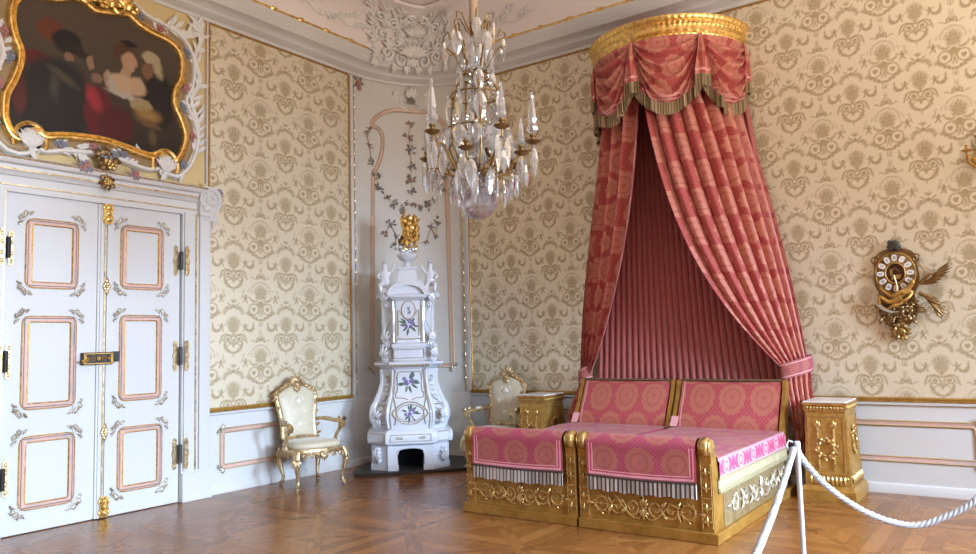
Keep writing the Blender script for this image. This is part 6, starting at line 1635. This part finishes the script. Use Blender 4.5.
def drop(L, W):
    mb = MB(); rings = []
    for z, w, d in ((0, .16, .16), (-.05, .16, .12), (-.12, .05, .05)): pass
    mb.ell((0, 0, -.012), .011, .011, .012, 6, 4)
    n = 6; prof = [(-.022, .08), (-.10 * L - .02, .55), (-.38 * L - .02, 1.), (-.66 * L - .02, .80), (-.9 * L - .02, .30), (-L - .02, .02)]
    mb.loft([[(W * w * cos(2 * PI * k / n), W * .42 * w * sin(2 * PI * k / n), z) for k in range(n)] for z, w in prof], caps=True)
    return mb.build('crystal_drop', M_['crystal'], ch, flat=True)
dA, dB, dC = drop(.19, .044), drop(.13, .046), drop(.25, .034)
used = {}
def hang(o, r, a, z, sc=1.):
    loc = P3(r, a, z)
    if o.name not in used: o.location = loc; o.rotation_euler = (0, 0, a); used[o.name] = 1
    else: put_copy(o, loc, a + PI / 2 + rnd.uniform(-.5, .5), sc)
for R, a, z, up in TIPS:
    for k in range(2): hang(dC if up else dA, R + .02 * k, a + (k - .5) * .16, z - .02 - .03 * k, rnd.uniform(.85, 1.2))
    hang(dA, R * .86, a + .1, z - .12)
for k in range(12): hang(dB, .262, k * PI / 6 + .1, .74, rnd.uniform(1.2, 1.6))
for k in range(8): hang(dA, .22, k * PI / 4, 1.0, rnd.uniform(1.1, 1.35))
for k in range(6): hang(dA, .235, k * PI / 3 + .55, 1.49, 1.05); hang(dA, .17, k * PI / 3 + .25, 1.61, 1.); hang(dA, .15, k * PI / 3 + .3, 1.2, 1.); hang(dC, .10, k * PI / 3 + .6, 1.42, .9)
for k in range(12): hang(dA if k % 2 else dC, .19 + .02 * (k % 3), k * PI / 6, .34, rnd.uniform(.8, 1.))
for k in range(7): hang(dA, .29, k * 2 * PI / 7 + .3, .37, .9)
# bead chains between the hoops
bd = MB()
for k in range(10):
    a = k * 2 * PI / 10
    for j in range(9):
        t = j / 9; bd.ell(P3(lerp(.13, .245, t), a, lerp(1.14, .72, t) - .05 * sin(PI * t)), .012, .012, .014, 6, 4)
    for j in range(11):
        t = j / 10; bd.ell(P3(lerp(.245, .40, t), a + .12, lerp(.72, .60, t) - .11 * sin(PI * t)), .011, .011, .012, 6, 4)
b = bd.build('bead_chains', M_['crystal'], ch, flat=True); b['kind'] = 'stuff'

# ================================================================== LIGHT
W = bpy.data.worlds.new('daylight'); SC.world = W; W.use_nodes = True
W.node_tree.nodes['Background'].inputs[0].default_value = (.72, .84, 1., 1); W.node_tree.nodes['Background'].inputs[1].default_value = 1.0
def area(name, loc, sx_, sy_, power, col, target, spread):
    d = bpy.data.lights.new(name, 'AREA'); d.shape = 'RECTANGLE'; d.size = sx_; d.size_y = sy_; d.energy = power; d.color = col; d.spread = spread
    o = bpy.data.objects.new(name, d); COL.objects.link(o); o.location = loc
    o.rotation_euler = V3(target).to_track_quat('-Z', 'Y').to_euler(); return o
SKYP = [430, 315, 235]; WARMP = [235, 235, 235]
for i, c in enumerate(WY):
    area('window_sky_light_%d' % (i + 1), (RX + .12, c, (WZ0 + WZ1) / 2), WW - .1, WZ1 - WZ0 - .1, SKYP[i], (.60, .78, 1.), (-1, 0, -.52), math.radians(80))
    area('window_ground_light_%d' % (i + 1), (RX + .14, c, (WZ0 + WZ1) / 2), WW - .1, WZ1 - WZ0 - .1, WARMP[i], (1., .90, .76), (-1, 0, 1.5), math.radians(120))

# ================================================================== CAMERA
cd = bpy.data.cameras.new('camera'); cam = bpy.data.objects.new('camera', cd); COL.objects.link(cam)
cd.sensor_width = 36; cd.sensor_fit = 'HORIZONTAL'; cd.lens = FPX / 976 * 36; cd.clip_start = .05
cam.matrix_world = Matrix(((CR_.x, CU.x, -CF.x, CAMC.x), (CR_.y, CU.y, -CF.y, CAMC.y), (CR_.z, CU.z, -CF.z, CAMC.z), (0, 0, 0, 1)))
SC.camera = cam
SC.view_settings.view_transform = 'Standard'; SC.view_settings.look = 'None'; SC.view_settings.gamma = 1; SC.view_settings.use_curve_mapping = False
SC.view_settings.exposure = 0.14
SC.cycles.max_bounces = 10; SC.cycles.transparent_max_bounces = 24; SC.cycles.transmission_bounces = 10; SC.cycles.sample_clamp_indirect = 6.
SC.cycles.caustics_reflective = False; SC.cycles.caustics_refractive = False
# shared group phrases for repeated things
GROUPS = {'armchair': 'carved gilt armchairs', 'bedside_pedestal': 'gilded pedestals beside the beds', 'bed': 'pair of gilded beds', 'bed_cover': 'bedspreads on the paired beds', 'bed_curtain': 'side curtains under the crown canopy', 'barrier_post': 'posts of the rope barrier', 'barrier_rope': 'ropes of the barrier', 'stucco_flowers': 'stucco flowers on the door header', 'stucco_vine': 'stucco foliage around the painting', 'flower_garland': 'stucco flower garlands in the rounded corner', 'stucco_spray': 'stucco sprays on the ceiling cove'}
for o in SC.objects:
    if o.parent is None and 'category' in o and o.name.split('.')[0] in GROUPS: o['group'] = GROUPS[o.name.split('.')[0]]
